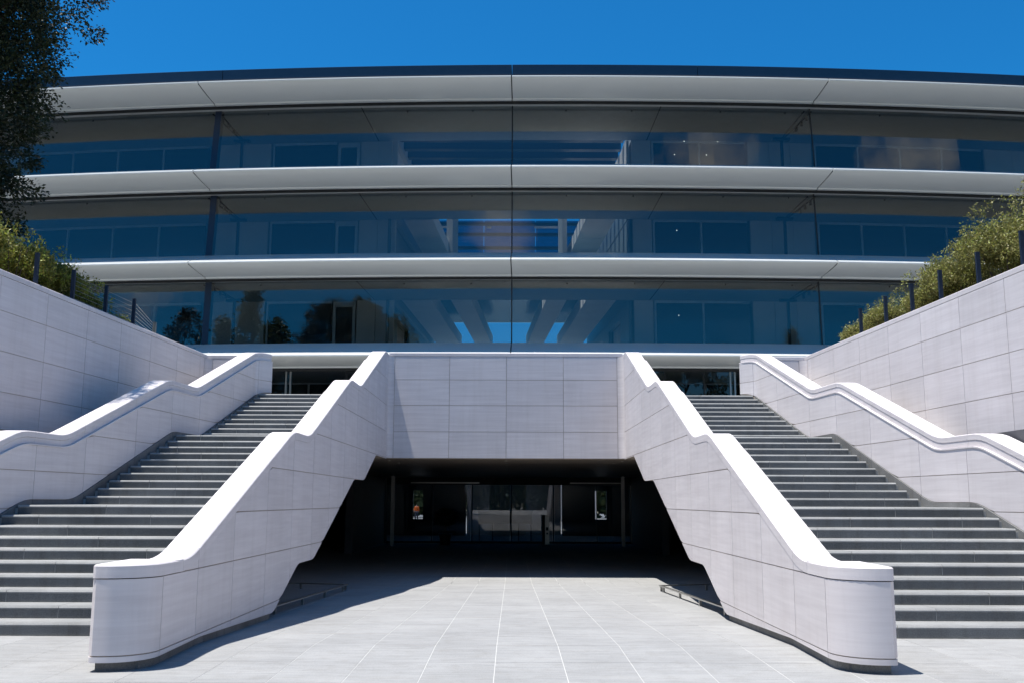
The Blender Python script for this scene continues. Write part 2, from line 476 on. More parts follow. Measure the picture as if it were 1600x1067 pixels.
for j in range(len(rows_far) - 1):
    y0, y1 = rows_far[j], rows_far[j + 1]
    for k in range(-6, 6):
        x0 = XC + 0.012 + k * PX
        if y1 < 26.5 and pcount < 276:
            obj('paving_slab', paver(x0, x0 + PX, y0, y1), M['paver'], plaza, recalc=False); pcount += 1
        else:
            q = paver(x0, x0 + PX, y0, y1); far_mb.add(q.v, q.f)
for j in range(19):
    y0, y1 = 26.82 + 1.28 * j, 26.82 + 1.28 * (j + 1)
    for k in range(-6, 6):
        x0 = XC + 0.012 + k * PX
        q = paver(x0, x0 + PX, y0, y1); far_mb.add(q.v, q.f)
for k in range(-60, 60):
    for j in range(-24, 3):
        x0 = XC + 0.012 + k * PX
        y0 = 3.76 + (j - 3) * 1.1
        if y0 > 2.7: continue
        q = paver(x0, x0 + PX, y0, y0 + 1.1, zf=lambda y: ramp_z(2.0)); far_mb.add(q.v, q.f)
xj = MB()
for y in rows_near[2:-2] + [11.46] + rows_far[1:9]:
    if y == 9.26: continue
    xx = 11.0 if y < 11 else 4.05
    z = ramp_z(y) - 0.0008
    xj.add([(XC - xx, y - .0035, z), (XC + xx, y - .0035, z), (XC + xx, y + .0035, z), (XC - xx, y + .0035, z)], [(0, 1, 2, 3)])
obj('cross_joints', xj, M['joint'], plaza, recalc=False)
obj('distant_paving', far_mb, M['paver'], plaza, recalc=False, kind='stuff')
flat = lambda y: 0.0
for sgn in (-1, 1):
    for k in range(11):
        a = XC + sgn * (6 * PX + k * PX); b = XC + sgn * (6 * PX + (k + 1) * PX)
        a, b = min(a, b) + 0.012, max(a, b) + 0.012
        obj('paving_slab', paver(a, b, 11.46, 12.12, zf=flat), M['paver'], plaza, recalc=False)

# ------------------------------------------------------------------ staircases
RISE, TREAD, Y1 = 0.15, 0.4308, 12.115
def step_y(k):
    return Y1 + (k - 1) * TREAD + (1.741 if k > 10 else 0) + (1.227 if k > 20 else 0)
def h_out(y): return 6.95 + 0.067 * (27.58 - y)          # stair side face of the outer parapets
def sx(sgn, h): return XC + sgn * h

for sgn, nm in ((-1, 'left'), (1, 'right')):
    st = thing('staircase', 'grey granite staircase on the %s side of the drive, three flights between pale parapets' % nm,
               'staircase', (sx(sgn, 5.5), 12.1, 0), 'granite staircases either side of the drive')
    # carcass of the stair: solid below the step stones, raking underside
    cb = MB()
    for k in range(1, 31):
        y0 = step_y(k); y1 = step_y(k + 1) if k < 30 else 29.0
        y1 += 0.02
        zt = k * RISE - 0.05
        zb = [max(-0.9, Plow(y0) + 0.03), max(-0.9, Plow(y1) + 0.03)]
        zb = [min(z, zt - 0.05) for z in zb]
        if k == 1: zb = [-0.9, -0.9]
        hi0, hi1 = h_out(y0) + 0.03, h_out(y1) + 0.03
        vs = []
        for (y, h, zz) in ((y0 + .03, hi0, zb[0]), (y1, hi1, zb[1])):
            vs += [(sx(sgn, H_BACK - 0.1), y, zz), (sx(sgn, h), y, zz), (sx(sgn, h), y, zt), (sx(sgn, H_BACK - 0.1), y, zt)]
        cb.add(vs, [(0, 1, 2, 3), (7, 6, 5, 4), (0, 4, 5, 1), (1, 5, 6, 2), (2, 6, 7, 3), (3, 7, 4, 0)])
    obj('stair_carcass', cb, M['concrete'], st)
    # the step stones, each one a piece; joints shift from step to step
    jf = MB()
    for k in range(1, 31):
        y0 = step_y(k); y1 = step_y(k + 1) if k < 30 else y0 + 1.2
        z1 = k * RISE
        hE0 = h_out(y0) - 0.075
        L = 1.72
        start = H_BACK + (0.35 + 0.62 * ((k * 7) % 5) / 2.0) % L * 1.0
        cuts = [H_BACK - 0.05]
        c = H_BACK + 0.25 + ((k * 0.43) % 1.0) * 1.5
        while c < hE0 - 0.35:
            cuts.append(c); c += L
        cuts.append(hE0)
        for a in cuts[1:-1]:
            x = sx(sgn, a); jf.box(x - 0.0025, x + 0.0025, y0 + 0.0035, y0 + 0.04, z1 - RISE + 0.004, z1 - 0.042)
        for a, b in zip(cuts[:-1], cuts[1:]):
            x0, x1 = sorted((sx(sgn, a + 0.003), sx(sgn, b - 0.003)))
            yb = y1 + 0.035
            rz = MB()
            rz.prism([(y0 + 0.006, z1 - RISE + 0.003), (y0 + 0.05, z1 - RISE + 0.003), (y0 + 0.05, z1 - 0.041), (y0 + 0.006, z1 - 0.041)],
                     lambda y, z: (x0 + 0.002, y, z), lambda y, z: (x1 - 0.002, y, z))
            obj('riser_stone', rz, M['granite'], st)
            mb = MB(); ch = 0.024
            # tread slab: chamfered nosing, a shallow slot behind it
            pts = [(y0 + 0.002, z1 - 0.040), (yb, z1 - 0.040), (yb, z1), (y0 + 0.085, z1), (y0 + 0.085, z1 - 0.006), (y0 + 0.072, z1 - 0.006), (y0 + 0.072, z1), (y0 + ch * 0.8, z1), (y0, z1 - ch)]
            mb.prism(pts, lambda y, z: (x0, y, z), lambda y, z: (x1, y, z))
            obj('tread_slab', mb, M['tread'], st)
    obj('joint_filler', jf, M['concrete'], st)
    # dark skirting stone along the outer wall
    sk_cuts = [11.4, 13.3, 15.0, 16.5, 18.2, 20.2, 22.0, 23.5, 25.5, 27.9]
    def path_sk(s, sgn=sgn):
        return (sx(sgn, h_out(s) - 0.022), s, -sgn, 0)
    wall_pieces('skirting_stone', M['plinth'], st, path_sk, sk_cuts, [-0.3, 9], lambda s: Pstr(s) - 0.62, lambda s: Pstr(s) + 0.082, dense=12, dep=0.06,
                bps=(16.1, 16.3, 16.5, 17.6, 17.85, 18.1, 21.8, 22.05, 22.3, 23.4, 23.65, 23.9))

# ------------------------------------------------------------------ central (inner) parapets
R_C = 0.42
Y_F = 9.72
def path_in(sgn):
    """s = depth along the inner face; runs round the front for s < 10.14"""
    yc = Y_F + R_C
    la = R_C * math.pi / 2
    hc = H_FACE + R_C
    fl = H_BACK - 0.06 - hc
    r2 = 0.06
    def f(s):
        if s >= yc: return (sx(sgn, H_FACE), s, -sgn, 0)
        t = yc - s
        if t < la:
            a = t / R_C
            return (sx(sgn, hc - R_C * math.cos(a)), yc - R_C * math.sin(a), -sgn * math.cos(a), -math.sin(a))
        t -= la
        if t < fl: return (sx(sgn, hc + t), Y_F, 0, -1)
        t -= fl
        if t < r2 * math.pi / 2:
            a = t / r2
            return (sx(sgn, H_BACK - r2 + r2 * math.sin(a)), Y_F + r2 - r2 * math.cos(a), sgn * math.sin(a), -math.cos(a))
        t -= r2 * math.pi / 2
        return (sx(sgn, H_BACK), Y_F + r2 + t, sgn, 0)
    return f, yc - la - fl - r2 * math.pi / 2

JY = [10.14, 11.25, 12.65, 14.3, 15.9, 17.5, 19.1, 20.7, 22.3, 23.9, 25.5, 27.1]
kink_in = [10.72, 10.85, 10.98, 11.1, 11.24, 15.59, 15.72, 15.85, 15.98, 16.11, 16.84, 16.97, 17.1, 17.23, 17.36, 21.09, 21.22, 21.35, 21.48, 21.61, 22.46, 22.59, 22.72, 22.85, 22.98, 26.74, 26.87, 27.0, 27.13, 27.26]
kink_lo = [14.8, 14.95, 15.1, 16.37, 16.5, 16.63, 17.62, 17.75, 17.88, 21.92, 22.05, 22.18, 23.42, 23.55, 23.68, 25.37, 25.5, 25.63]
CAPT = 0.13
for sgn, nm in ((-1, 'left'), (1, 'right')):
    side = 'darker and shaded on its drive side' if sgn < 0 else 'sunlit on its drive side'
    pw = thing('parapet_wall', 'pale stone parapet along the %s edge of the drive, rising in three slopes from a rounded end, %s' % (nm, side), 'parapet wall', (sx(sgn, 3.5), 9.9, 0), 'stone parapets beside the drive')
    path, s_side = path_in(sgn)
    def zlo_in(s):
        y = max(s, Y_F)
        if s < 14.35: return ramp_z(y) + 0.088
        return max(ramp_z(y) + 0.088, Plow(y))
    def zhi_in(s):
        return Pin(max(s, Y_F)) + 1.17 - CAPT
    # curved end pieces, then the flat face
    wall_pieces('cladding_panel', M['lime'], pw, path, [s_side - 1.3, 10.14], COURSES, zlo_in, zhi_in, nsub=26, dense=26)
    wall_pieces('cladding_panel', M['lime'], pw, path, JY + [Y_WALL - 0.06], COURSES, zlo_in, zhi_in, bps=kink_in + kink_lo, dense=8)
    # core
    core = MB()
    ys = sorted(set([Y_F + 0.5, 10.5] + list(np.linspace(10.6, 28.15, 90))))
    h0, h1 = H_FACE + 0.013, H_BACK - 0.013
    def core_pts(y):
        zt = Pin(y) + 1.17 - CAPT - 0.004
        zb = -0.3 if y < 14.6 else max(ramp_z(y) + 0.09, Plow(y)) + 0.006
        return zt, zb
    k0 = len(core.v)
    for i, y in enumerate(ys):
        zt, zb = core_pts(y)
        if y < 14.6: zb = ramp_z(y) + 0.1
        core.v += [(sx(sgn, h0), y, zb), (sx(sgn, h1), y, zb), (sx(sgn, h1), y, zt - 0.09 if y > 10.7 else zt), (sx(sgn, h0), y, zt)]
    for i in range(len(ys) - 1):
        o, p = 4 * i, 4 * i + 4
        core.f += [(o, o + 1, p + 1, p), (o + 1, o + 2, p + 2, p + 1), (o + 2, o + 3, p + 3, p + 2), (o + 3, o, p, p + 3)]
    core.f += [(0, 1, 2, 3), tuple(4 * (len(ys) - 1) + i for i in (3, 2, 1, 0))]
    # rounded front of the core
    outl = []
    for s in np.linspace(10.2, s_side - 0.5, 24):
        x, y, nx, ny = path(s); outl.append((x - nx * 0.013, y - ny * 0.013))
    core.prism(outl, lambda x, y: (x, y, 0.085), lambda x, y: (x, y, 0.835))
    obj('wall_core', core, M['joint'], pw)
    # facing of the stair side, above the steps
    fs_ = MB()
    ysf = np.linspace(10.9, 28.1, 80)
    for y in ysf:
        fs_.v += [(sx(sgn, H_BACK - 0.012), y, Pin(y) - 0.5), (sx(sgn, H_BACK), y, Pin(y) - 0.5), (sx(sgn, H_BACK), y, Pin(y) + 0.95), (sx(sgn, H_BACK - 0.20), y, Pin(y) + 0.95)]
    for i in range(len(ysf) - 1):
        o, p = 4 * i, 4 * i + 4
        fs_.f += [(o, o + 1, p + 1, p), (o + 1, o + 2, p + 2, p + 1), (o + 2, o + 3, p + 3, p + 2)]
    obj('handrail_ledge', fs_, M['lime'], pw)
    # cap stones
    capc = [10.72] + JY[1:] + [28.3]
    for a, b in zip(capc[:-1], capc[1:]):
        a += 0.003; b -= 0.003
        yy = sorted(set([a, b] + [k for k in kink_in if a < k < b]))
        cm = MB()
        for y in yy:
            z = Pin(y) + 1.17
            e = 0.014
            ha, hb = H_FACE - 0.004, H_FACE + 0.375
            cm.v += [(sx(sgn, ha), y, z - CAPT + 0.004), (sx(sgn, ha), y, z - e), (sx(sgn, ha + e), y, z), (sx(sgn, hb - e), y, z), (sx(sgn, hb), y, z - e), (sx(sgn, hb), y, z - CAPT - 0.1)]
        for i in range(len(yy) - 1):
            o, p = 6 * i, 6 * i + 6
            cm.f += [tuple([o + j, p + j, p + (j + 1) % 6, o + (j + 1) % 6]) for j in range(6)]
        cm.f += [(0, 1, 2, 3, 4, 5), tuple(6 * (len(yy) - 1) + j for j in (5, 4, 3, 2, 1, 0))]
        obj('cap_stone', cm, M['lime'], pw)
    # end cap stone, rounded in plan, full width
    outl = []
    for s in list(np.linspace(10.719, 10.14, 3)) + list(np.linspace(10.1, s_side, 22)) + [s_side - 0.7]:
        x, y, nx, ny = path(s); outl.append((x + nx * 0.004, y + ny * 0.004, nx, ny))
    outl[0] = (sx(sgn, H_FACE - 0.004), 10.717, 0, 0); outl[-1] = (sx(sgn, H_BACK + 0.004), 10.717, 0, 0)
    n = len(outl); e = 0.014
    ec = MB()
    for (zz, ins) in ((0.844, 0), (0.97 - e, 0), (0.97, e)):
        ec.v += [(x - nx * ins, y - ny * ins, zz) for x, y, nx, ny in outl]
    ec.f = [tuple(range(n)), tuple(range(2 * n, 3 * n))] + [(l * n + i, l * n + (i + 1) % n, (l + 1) * n + (i + 1) % n, (l + 1) * n + i) for l in (0, 1) for i in range(n)]
    obj('cap_stone', ec, M['lime'], pw)
    # recessed dark plinth
    def path_pl(s, sgn=sgn):
        if s >= 10.24: return (sx(sgn, H_FACE + 0.045), s, -sgn, 0)
        x, y, nx, ny = path(s); return (x - nx * 0.07 if s < 10.0 else x - nx * 0.045, y - ny * 0.07, nx, ny)
    wall_pieces('plinth_stone', M['plinth'], pw, path_pl, [s_side - 0.6, 10.3, 11.7, 13.1, 14.85], [-0.6, 2], lambda s: ramp_z(max(s, Y_F)) - 0.03, lambda s: ramp_z(max(s, Y_F)) + 0.095, nsub=14, dep=0.12)
    inner = MB().box(*sorted((sx(sgn, H_FACE + 0.12), sx(sgn, H_BACK - 0.08))), Y_F + 0.2, 14.8, -0.3, 0.1)
    obj('plinth_core', inner, M['plinth'], pw)

# ------------------------------------------------------------------ wall over the drive
sp = thing('spandrel_wall', 'pale stone clad wall spanning the drive above the dark underpass, between the two staircases', 'wall', (XC, 27.9, 2.74))
RC = 0.16
def path_sp(s):
    hw = H_FACE
    if s < -hw + RC:
        t = min((-hw + RC) - s, RC * math.pi / 2) / RC
        return (XC - hw + RC - RC * math.sin(t), Y_WALL - RC + RC * math.cos(t), math.sin(t), -math.cos(t))
    if s > hw - RC:
        t = min(s - (hw - RC), RC * math.pi / 2) / RC
        return (XC + hw - RC + RC * math.sin(t), Y_WALL - RC + RC * math.cos(t), -math.sin(t), -math.cos(t))
    return (XC + s, Y_WALL, 0, -1)
ex = RC * math.pi / 2 - RC
wall_pieces('cladding_panel', M['lime'], sp, path_sp, [-H_FACE - ex, -H_FACE + RC + 0.01], [2.745, 5.585], lambda s: 2.745, lambda s: 5.585, nsub=7)
wall_pieces('cladding_panel', M['lime'], sp, path_sp, [H_FACE - RC - 0.01, H_FACE + ex], [2.745, 5.585], lambda s: 2.745, lambda s: 5.585, nsub=7)
wall_pieces('cladding_panel', M['lime'], sp, path_sp, [-H_FACE + RC + 0.01, -1.575, 0.015, 1.61, H_FACE - RC - 0.01], [2.745, 3.475, 4.205, 4.925, 5.585], lambda s: 2.745, lambda s: 5.585)
obj('wall_core', MB().box(XC - 3.9, XC + 3.9, Y_WALL + 0.014, 28.25, 2.76, 5.58), M['joint'], sp)
for a, b in ((-3.28, -1.575), (-1.575, 0.015), (0.015, 1.61), (1.61, 3.28)):
    obj('cap_stone', bevel_box(XC + a + 0.003, XC + b - 0.003, Y_WALL - 0.004, 28.27, 5.589, 5.69, 0.012), M['lime'], sp)

# ------------------------------------------------------------------ outer parapets
kink_o = [16.15 + d for d in (-0.34, -0.17, 0, 0.17, 0.34)] + [17.55 + d for d in (-0.34, -0.17, 0, 0.17, 0.34)] + [21.8 + d for d in (-0.34, -0.17, 0, 0.17, 0.34)] + [23.45 + d for d in (-0.34, -0.17, 0, 0.17, 0.34)] + [27.65 + d for d in (-0.34, -0.17, 0)]
JO = [9.6, 11.3, 13.0, 14.8, 16.55, 18.2, 20.23, 21.95, 23.55, 25.8, 27.6, 28.15]
for sgn, nm in ((-1, 'left'), (1, 'right')):
    lab = 'stone parapet with carved handrail ledge on the outer left side, dappled with tree shadow' if sgn < 0 else 'stone parapet with carved handrail ledge on the outer right side, fully sunlit'
    op = thing('parapet_wall', lab, 'parapet wall', (sx(sgn, 7.9), 9.6, 0), 'stone parapets at the outer edges of the staircases')
    def hO(y):
        if y > 27.5: return h_out(y) - min((y - 27.5) * 0.45, 0.26)
        return h_out(y)
    path_o = lambda s, sgn=sgn: (sx(sgn, hO(s)), s, -sgn, 0)
    zl = lambda s: (Pstr(s) + 0.09) if s > 12.2 else 0.09
    wall_pieces('cladding_panel', M['lime'], op, path_o, JO, COURSES, zl, lambda s: Pout(s) + 0.965, bps=kink_o + [16.1, 16.3, 16.5, 17.6, 17.85, 18.1, 21.8, 22.05, 22.3, 23.4, 23.65, 23.9, 12.2, 12.21], dense=8)
    ys = sorted(set(list(np.linspace(9.62, 28.13, 70)) + kink_o))
    def strip(fn, mat, name, ys=ys):
        m = MB(); n = len(fn(ys[0]))
        for y in ys: m.v += fn(y)
        for i in range(len(ys) - 1):
            o, p = n * i, n * i + n
            m.f += [(o + j, p + j, p + (j + 1) % n, o + (j + 1) % n) for j in range(n)]
        m.f += [tuple(range(n)), tuple(n * (len(ys) - 1) + j for j in reversed(range(n)))]
        return obj(name, m, mat, op)
    strip(lambda y: [(sx(sgn, hO(y) + 0.012), y, -0.5), (sx(sgn, hO(y) + 0.45), y, -0.5), (sx(sgn, hO(y) + 0.45), y, Pout(y) + 0.96), (sx(sgn, hO(y) + 0.012), y, Pout(y) + 0.96)], M['joint'], 'wall_core')
    # ledge, recessed band and cap, cut at the joints
    for a, b in zip(JO[:-1], JO[1:]):
        a += 0.003; b -= 0.003
        yy = sorted(set([a, b] + [k for k in kink_o if a < k < b] + ([27.55, 27.75, 27.95] if b > 27.7 else [])))
        def seg(name, fn):
            m = MB(); n = len(fn(yy[0]))
            for y in yy: m.v += fn(y)
            for i in range(len(yy) - 1):
                o, p = n * i, n * i + n
                m.f += [(o + j, p + j, p + (j + 1) % n, o + (j + 1) % n) for j in range(n)]
            m.f += [tuple(range(n)), tuple(n * (len(yy) - 1) + j for j in reversed(range(n)))]
            obj(name, m, M['lime'], op)
        seg('ledge_stone', lambda y: [(sx(sgn, hO(y) - 0.012), y, Pout(y) + 0.968), (sx(sgn, hO(y) - 0.012), y, Pout(y) + 0.99), (sx(sgn, hO(y) + 0.2), y, Pout(y) + 0.99), (sx(sgn, hO(y) + 0.2), y, Pout(y) + 0.968)])
        seg('band_stone', lambda y: [(sx(sgn, hO(y) + 0.038), y, Pout(y) + 0.991), (sx(sgn, hO(y) + 0.038), y, Pout(y) + 1.095), (sx(sgn, hO(y) + 0.40), y, Pout(y) + 1.095), (sx(sgn, hO(y) + 0.40), y, Pout(y) + 0.991)])
        e = 0.014
        seg('cap_stone', lambda y: [(sx(sgn, hO(y) + 0.03), y, Pout(y) + 1.102), (sx(sgn, hO(y) + 0.03), y, Pout(y) + 1.2 - e), (sx(sgn, hO(y) + 0.03 + e), y, Pout(y) + 1.2), (sx(sgn, hO(y) + 0.41 - e), y, Pout(y) + 1.2), (sx(sgn, hO(y) + 0.41), y, Pout(y) + 1.2 - e), (sx(sgn, hO(y) + 0.41), y, Pout(y) + 0.97)])

# ------------------------------------------------------------------ retaining walls and side walls
def h_ret(y): return 8.40 + 0.048 * (27.6 - y) - 0.0012 * max(0, 22 - y) ** 2 * 0
JR = [27.18, 25.53, 23.85, 22.19, 20.58, 18.93, 17.29, 15.65, 14.0, 12.36, 10.72, 9.08, 7.44, 5.8, 4.16][::-1]
ZR = [-0.12, 0.62, 1.34, 2.06, 2.77, 3.465, 4.18, 4.885, 5.50]
TOP = 5.605
for sgn, nm in ((-1, 'left'), (1, 'right')):
    rw = thing('retaining_wall', ('tall pale stone retaining wall on the far left, in soft shade below the hedge' if sgn < 0 else 'tall pale stone retaining wall on the far right, sunlit below the olive green shrubs'), 'retaining wall', (sx(sgn, 9), 16, 0), 'retaining walls at the sides of the forecourt')
    path_r = lambda s, sgn=sgn: (sx(sgn, h_ret(s)), s, -sgn, 0)
    wall_pieces('cladding_panel', M['lime'], rw, path_r, JR + [27.5], ZR, lambda s: -0.12, lambda s: 5.5)
    rc2 = 0.18
    def path_c(s, sgn=sgn):
        # small cove between the retaining wall and the wall that returns to the stairs
        t = (s) / rc2
        hx = h_ret(27.5)
        return (sx(sgn, hx - rc2 + rc2 * math.cos(t)), 27.52 + rc2 * math.sin(t), -sgn * math.cos(t), -math.sin(t))
    wall_pieces('corner_panel', M['lime'], rw, path_c, [0, rc2 * math.pi / 2], ZR, lambda s: -0.12, lambda s: 5.5, nsub=6)
    c = MB()
    for y in (4.0, 27.6):
        hx = h_ret(y) + 0.015
        c.v += [(sx(sgn, hx), y, -0.5), (sx(sgn, hx + 0.35), y, -0.5), (sx(sgn, hx + 0.35), y, 5.495), (sx(sgn, hx), y, 5.495)]
    c.f = [(0, 1, 2, 3), (7, 6, 5, 4), (0, 4, 5, 1), (1, 5, 6, 2), (2, 6, 7, 3), (3, 7, 4, 0)]
    obj('wall_core', c, M['joint'], rw)
    jj = JR + [27.75]
    for a, b in zip(jj[:-1], jj[1:]):
        m = MB(); a += 0.003; b -= 0.003
        for y in (a, b):
            hx = h_ret(y) - 0.003
            m.v += [(sx(sgn, hx), y, 5.504), (sx(sgn, hx + 0.34), y, 5.504), (sx(sgn, hx + 0.34), y, TOP), (sx(sgn, hx + 0.012), y, TOP), (sx(sgn, hx), y, TOP - 0.012)]
        m.f = [(0, 1, 2, 3, 4), (9, 8, 7, 6, 5)] + [(j, 5 + j, 5 + (j + 1) % 5, (j + 1) % 5) for j in range(5)]
        obj('coping_stone', m, M['lime'], rw)
    # wall returning from the retaining wall to the top of the stairs
    bw = thing('return_wall', 'short pale stone wall at the head of the %s staircase, behind its outer parapet' % nm, 'wall', (sx(sgn, 7.8), 27.8, 3), 'short walls beside the stair heads')
    hw0, hw1 = 6.95, h_ret(27.5) - rc2
    path_b = (lambda s: (XC + s, Y_WALL, 0, -1)) if sgn > 0 else (lambda s: (XC - s, Y_WALL, 0, -1))
    wall_pieces('cladding_panel', M['lime'], bw, path_b, [hw0, hw1 - 1.0, hw1], ZR[3:], lambda s: 2.06, lambda s: 5.5)
    a, b = sorted((sx(sgn, hw0), sx(sgn, hw1 + 0.3)))
    obj('wall_core', MB().box(a, b, Y_WALL + 0.014, 28.1, 2.0, 5.495), M['joint'], bw)
    a, b = sorted((sx(sgn, hw0), sx(sgn, hw1 + 0.19)))
    obj('coping_stone', bevel_box(a, b, Y_WALL - 0.003, 28.1, 5.504, TOP, 0.012), M['lime'], bw)
    inf = MB(); iy = list(np.linspace(4.0, 27.66, 25))
    for y in iy:
        z = max(0.02, Pout(y) + 0.45)
        inf.v += [(sx(sgn, h_out(y) + 0.44), y, z), (sx(sgn, h_ret(y) + 0.01), y, z)]
    inf.f = [(2 * i, 2 * i + 1, 2 * i + 3, 2 * i + 2) for i in range(len(iy) - 1)]
    obj('bounce_infill', inf, M['bounce_fill'], kind='structure')  # unseen pale floor, added to bounce light onto the walls beside it
    # planted banks behind the retaining walls
    bank = MB()
    for y in (4.0, 28.1):
        hx = h_ret(y) + 0.37
        bank.v += [(sx(sgn, hx), y, -1.2), (sx(sgn, 60), y, -1.2), (sx(sgn, 60), y, 5.42), (sx(sgn, hx), y, 5.42)]
    bank.f = [(0, 1, 2, 3), (7, 6, 5, 4), (0, 4, 5, 1), (1, 5, 6, 2), (2, 6, 7, 3), (3, 7, 4, 0)]
    obj('planted_bank', bank, M['soil'], kind='structure')

# ------------------------------------------------------------------ terrace and underpass
t = MB()
t.box(-60, 60, 28.25, 50.6, 3.0, 4.5)
obj('terrace', t, M['concrete'], kind='structure')
t = MB().box(-60, 60, 50.6, 64.5, 3.0, 4.49)
HX0, HX1, HY0, HY1 = -7.2, 7.2, 52.6, 62.9      # unseen opening, added to let sun down into the lower lobby
t = MB().box(-60, HX0, 50.6, 64.5, 3.0, 4.49).box(HX1, 60, 50.6, 64.5, 3.0, 4.49).box(HX0, HX1, 50.6, HY0, 3.0, 4.49).box(HX0, HX1, HY1, 64.5, 3.0, 4.49)
obj('entrance_floor', t, M['concrete'], kind='structure')
up_ = thing('underpass', 'dark drive-through underpass below the entrance with a glazed lower lobby at its end', 'underpass', (XC, 39, 0))
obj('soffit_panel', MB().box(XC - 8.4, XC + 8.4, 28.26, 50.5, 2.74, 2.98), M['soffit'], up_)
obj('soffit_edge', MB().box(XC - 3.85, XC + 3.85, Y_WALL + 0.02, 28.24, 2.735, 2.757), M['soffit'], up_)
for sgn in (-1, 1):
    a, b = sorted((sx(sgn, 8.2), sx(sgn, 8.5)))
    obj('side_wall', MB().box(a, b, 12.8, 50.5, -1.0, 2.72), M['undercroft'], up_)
    a, b = sorted((sx(sgn, 6.1), sx(sgn, 6.4)))
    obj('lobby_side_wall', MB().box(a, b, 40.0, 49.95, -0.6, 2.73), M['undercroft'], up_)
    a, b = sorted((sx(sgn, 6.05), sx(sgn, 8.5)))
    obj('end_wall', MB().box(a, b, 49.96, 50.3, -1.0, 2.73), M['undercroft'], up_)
    a, b = sorted((sx(sgn, 5.3), sx(sgn, 5.45)))
    obj('column', MB().box(a, b, 47.0, 47.2, -0.5, 2.73), M['steel'], up_)
# rows of small downlights in the soffit
for hx, xs in ((0.0, 8), (-3.4, 8), (3.4, 8)):
    for k in range(xs):
        y = 29.2 + k * 1.9
        m = MB(); x = XC + hx * (1 - 0.02 * k)
        m.tube((x, y, 2.732), (x, y, 2.7395), 0.045, n=10)
        obj('downlight', m, M['lamp_off'], up_)
# lower lobby behind dark glass
FZ = ramp_z(26)
lb = MB()
for x0, x1 in ((-6.2, -3.95), (-3.9, -2.0), (-1.95, -0.06), (0.0, 2.05), (2.1, 4.2), (4.25, 5.95)):
    obj('glass_pane', MB().box(x0 + .02, x1 - .02, 50.0, 50.02, FZ + 0.12, 2.36), M['doorglass'], up_)
hd = MB().box(-6.2, 5.95, 49.93, 50.1, 2.37, 2.74); obj('door_header', hd, M['black'], up_)
obj('door_track', MB().box(-5.0, -1.6, 49.88, 49.925, 2.44, 2.50), M['steel'], up_)
obj('door_track', MB().box(2.9, 5.6, 49.88, 49.925, 2.44, 2.50), M['steel'], up_)
for x in (-6.2, -3.95, -1.98, -0.03, 2.05, 4.2, 5.9):
    obj('mullion', MB().box(x, x + 0.05, 49.95, 50.08, FZ + 0.02, 2.365), M['black'] if x != 5.9 else M['steel'], up_)
obj('sill', MB().box(-6.2, 5.95, 49.95, 50.08, FZ - 0.02, FZ + 0.11), M['black'], up_)
ll = thing('lobby', 'dim lower lobby behind the underpass glass, pale wall pieces standing in for reflections', 'lobby', (XC, 56, FZ))
obj('floor', MB().box(-8, 8, 50.1, 64.5, -0.9, FZ + 0.01), M['paver'], ll)
obj('ceiling', MB().box(-8, 8, 50.6, HY0, 2.72, 2.99), M['soffit'], ll)
for (x0, x1) in ((-7.9, -5.95), (-5.35, -2.75), (-1.35, 0.9), (3.05, 5.05), (5.75, 7.9)):
    obj('back_wall', MB().box(x0, x1, 61.0, 61.25, FZ, 2.98), M['undercroft'] if x0 in (-5.35, 3.05, -7.9, 5.75) else M['inwall'], ll)  # pale pieces stand in for bright patches mirrored in the glass
for (x0, x1) in ((-2.75, -1.35), (0.9, 3.05)):
    obj('back_wall', MB().box(x0, x1, 62.4, 62.6, FZ, 2.98), M['inwall'], ll)  # recessed pale pieces, added for the same reflected patches
obj('lintel', MB().box(-5.95, -5.35, 61.0, 61.25, 2.2, 2.98), M['undercroft'], ll)
obj('low_wall', MB().box(-5.95, -5.35, 61.0, 61.25, FZ, 0.5), M['undercroft'], ll)
obj('lintel', MB().box(5.05, 5.75, 61.0, 61.25, 2.2, 2.98), M['undercroft'], ll)
obj('low_wall', MB().box(5.05, 5.75, 61.0, 61.25, FZ, 0.5), M['undercroft'], ll)
for x in (-8.0, 7.8):
    obj('side_wall', MB().box(x, x + 0.2, 50.1, 64.5, FZ, 2.98), M['undercroft'], ll)
# furniture seen through the lobby glass
tb = thing('console_table', 'long low black console table behind the underpass glass', 'table', (-0.3, 53.0, FZ))
obj('tabletop', MB().box(-1.75, 1.1, 52.8, 53.5, 0.98, 1.06), M['teak'], tb)
obj('front_panel', MB().box(-1.72, 1.07, 52.82, 52.86, 0.42, 0.978), M['teak'], tb)
for x in (-1.7, -1.0, 0.35, 1.0):
    obj('leg', MB().box(x, x + 0.05, 52.88, 53.4, FZ + 0.015, 0.975), M['teak'], tb)
pd = thing('entry_pedestal', 'slim steel card reader pedestal standing before the lobby doors under the building', 'pedestal', (1.72, 49.0, FZ))
ped_post = obj('post', MB().box(1.63, 1.83, 49.0, 49.14, FZ, 0.88), M['steel'], pd)
obj('side_panel', MB().box(1.50, 1.627, 49.0, 49.14, FZ, 0.92), M['black'], pd)
obj('reader', MB().box(1.67, 1.79, 48.985, 48.998, 0.18, 0.34), M['black'], ped_post)
obj('button_plate', MB().box(1.69, 1.77, 48.985, 48.998, 0.0, 0.08), M['black'], ped_post)

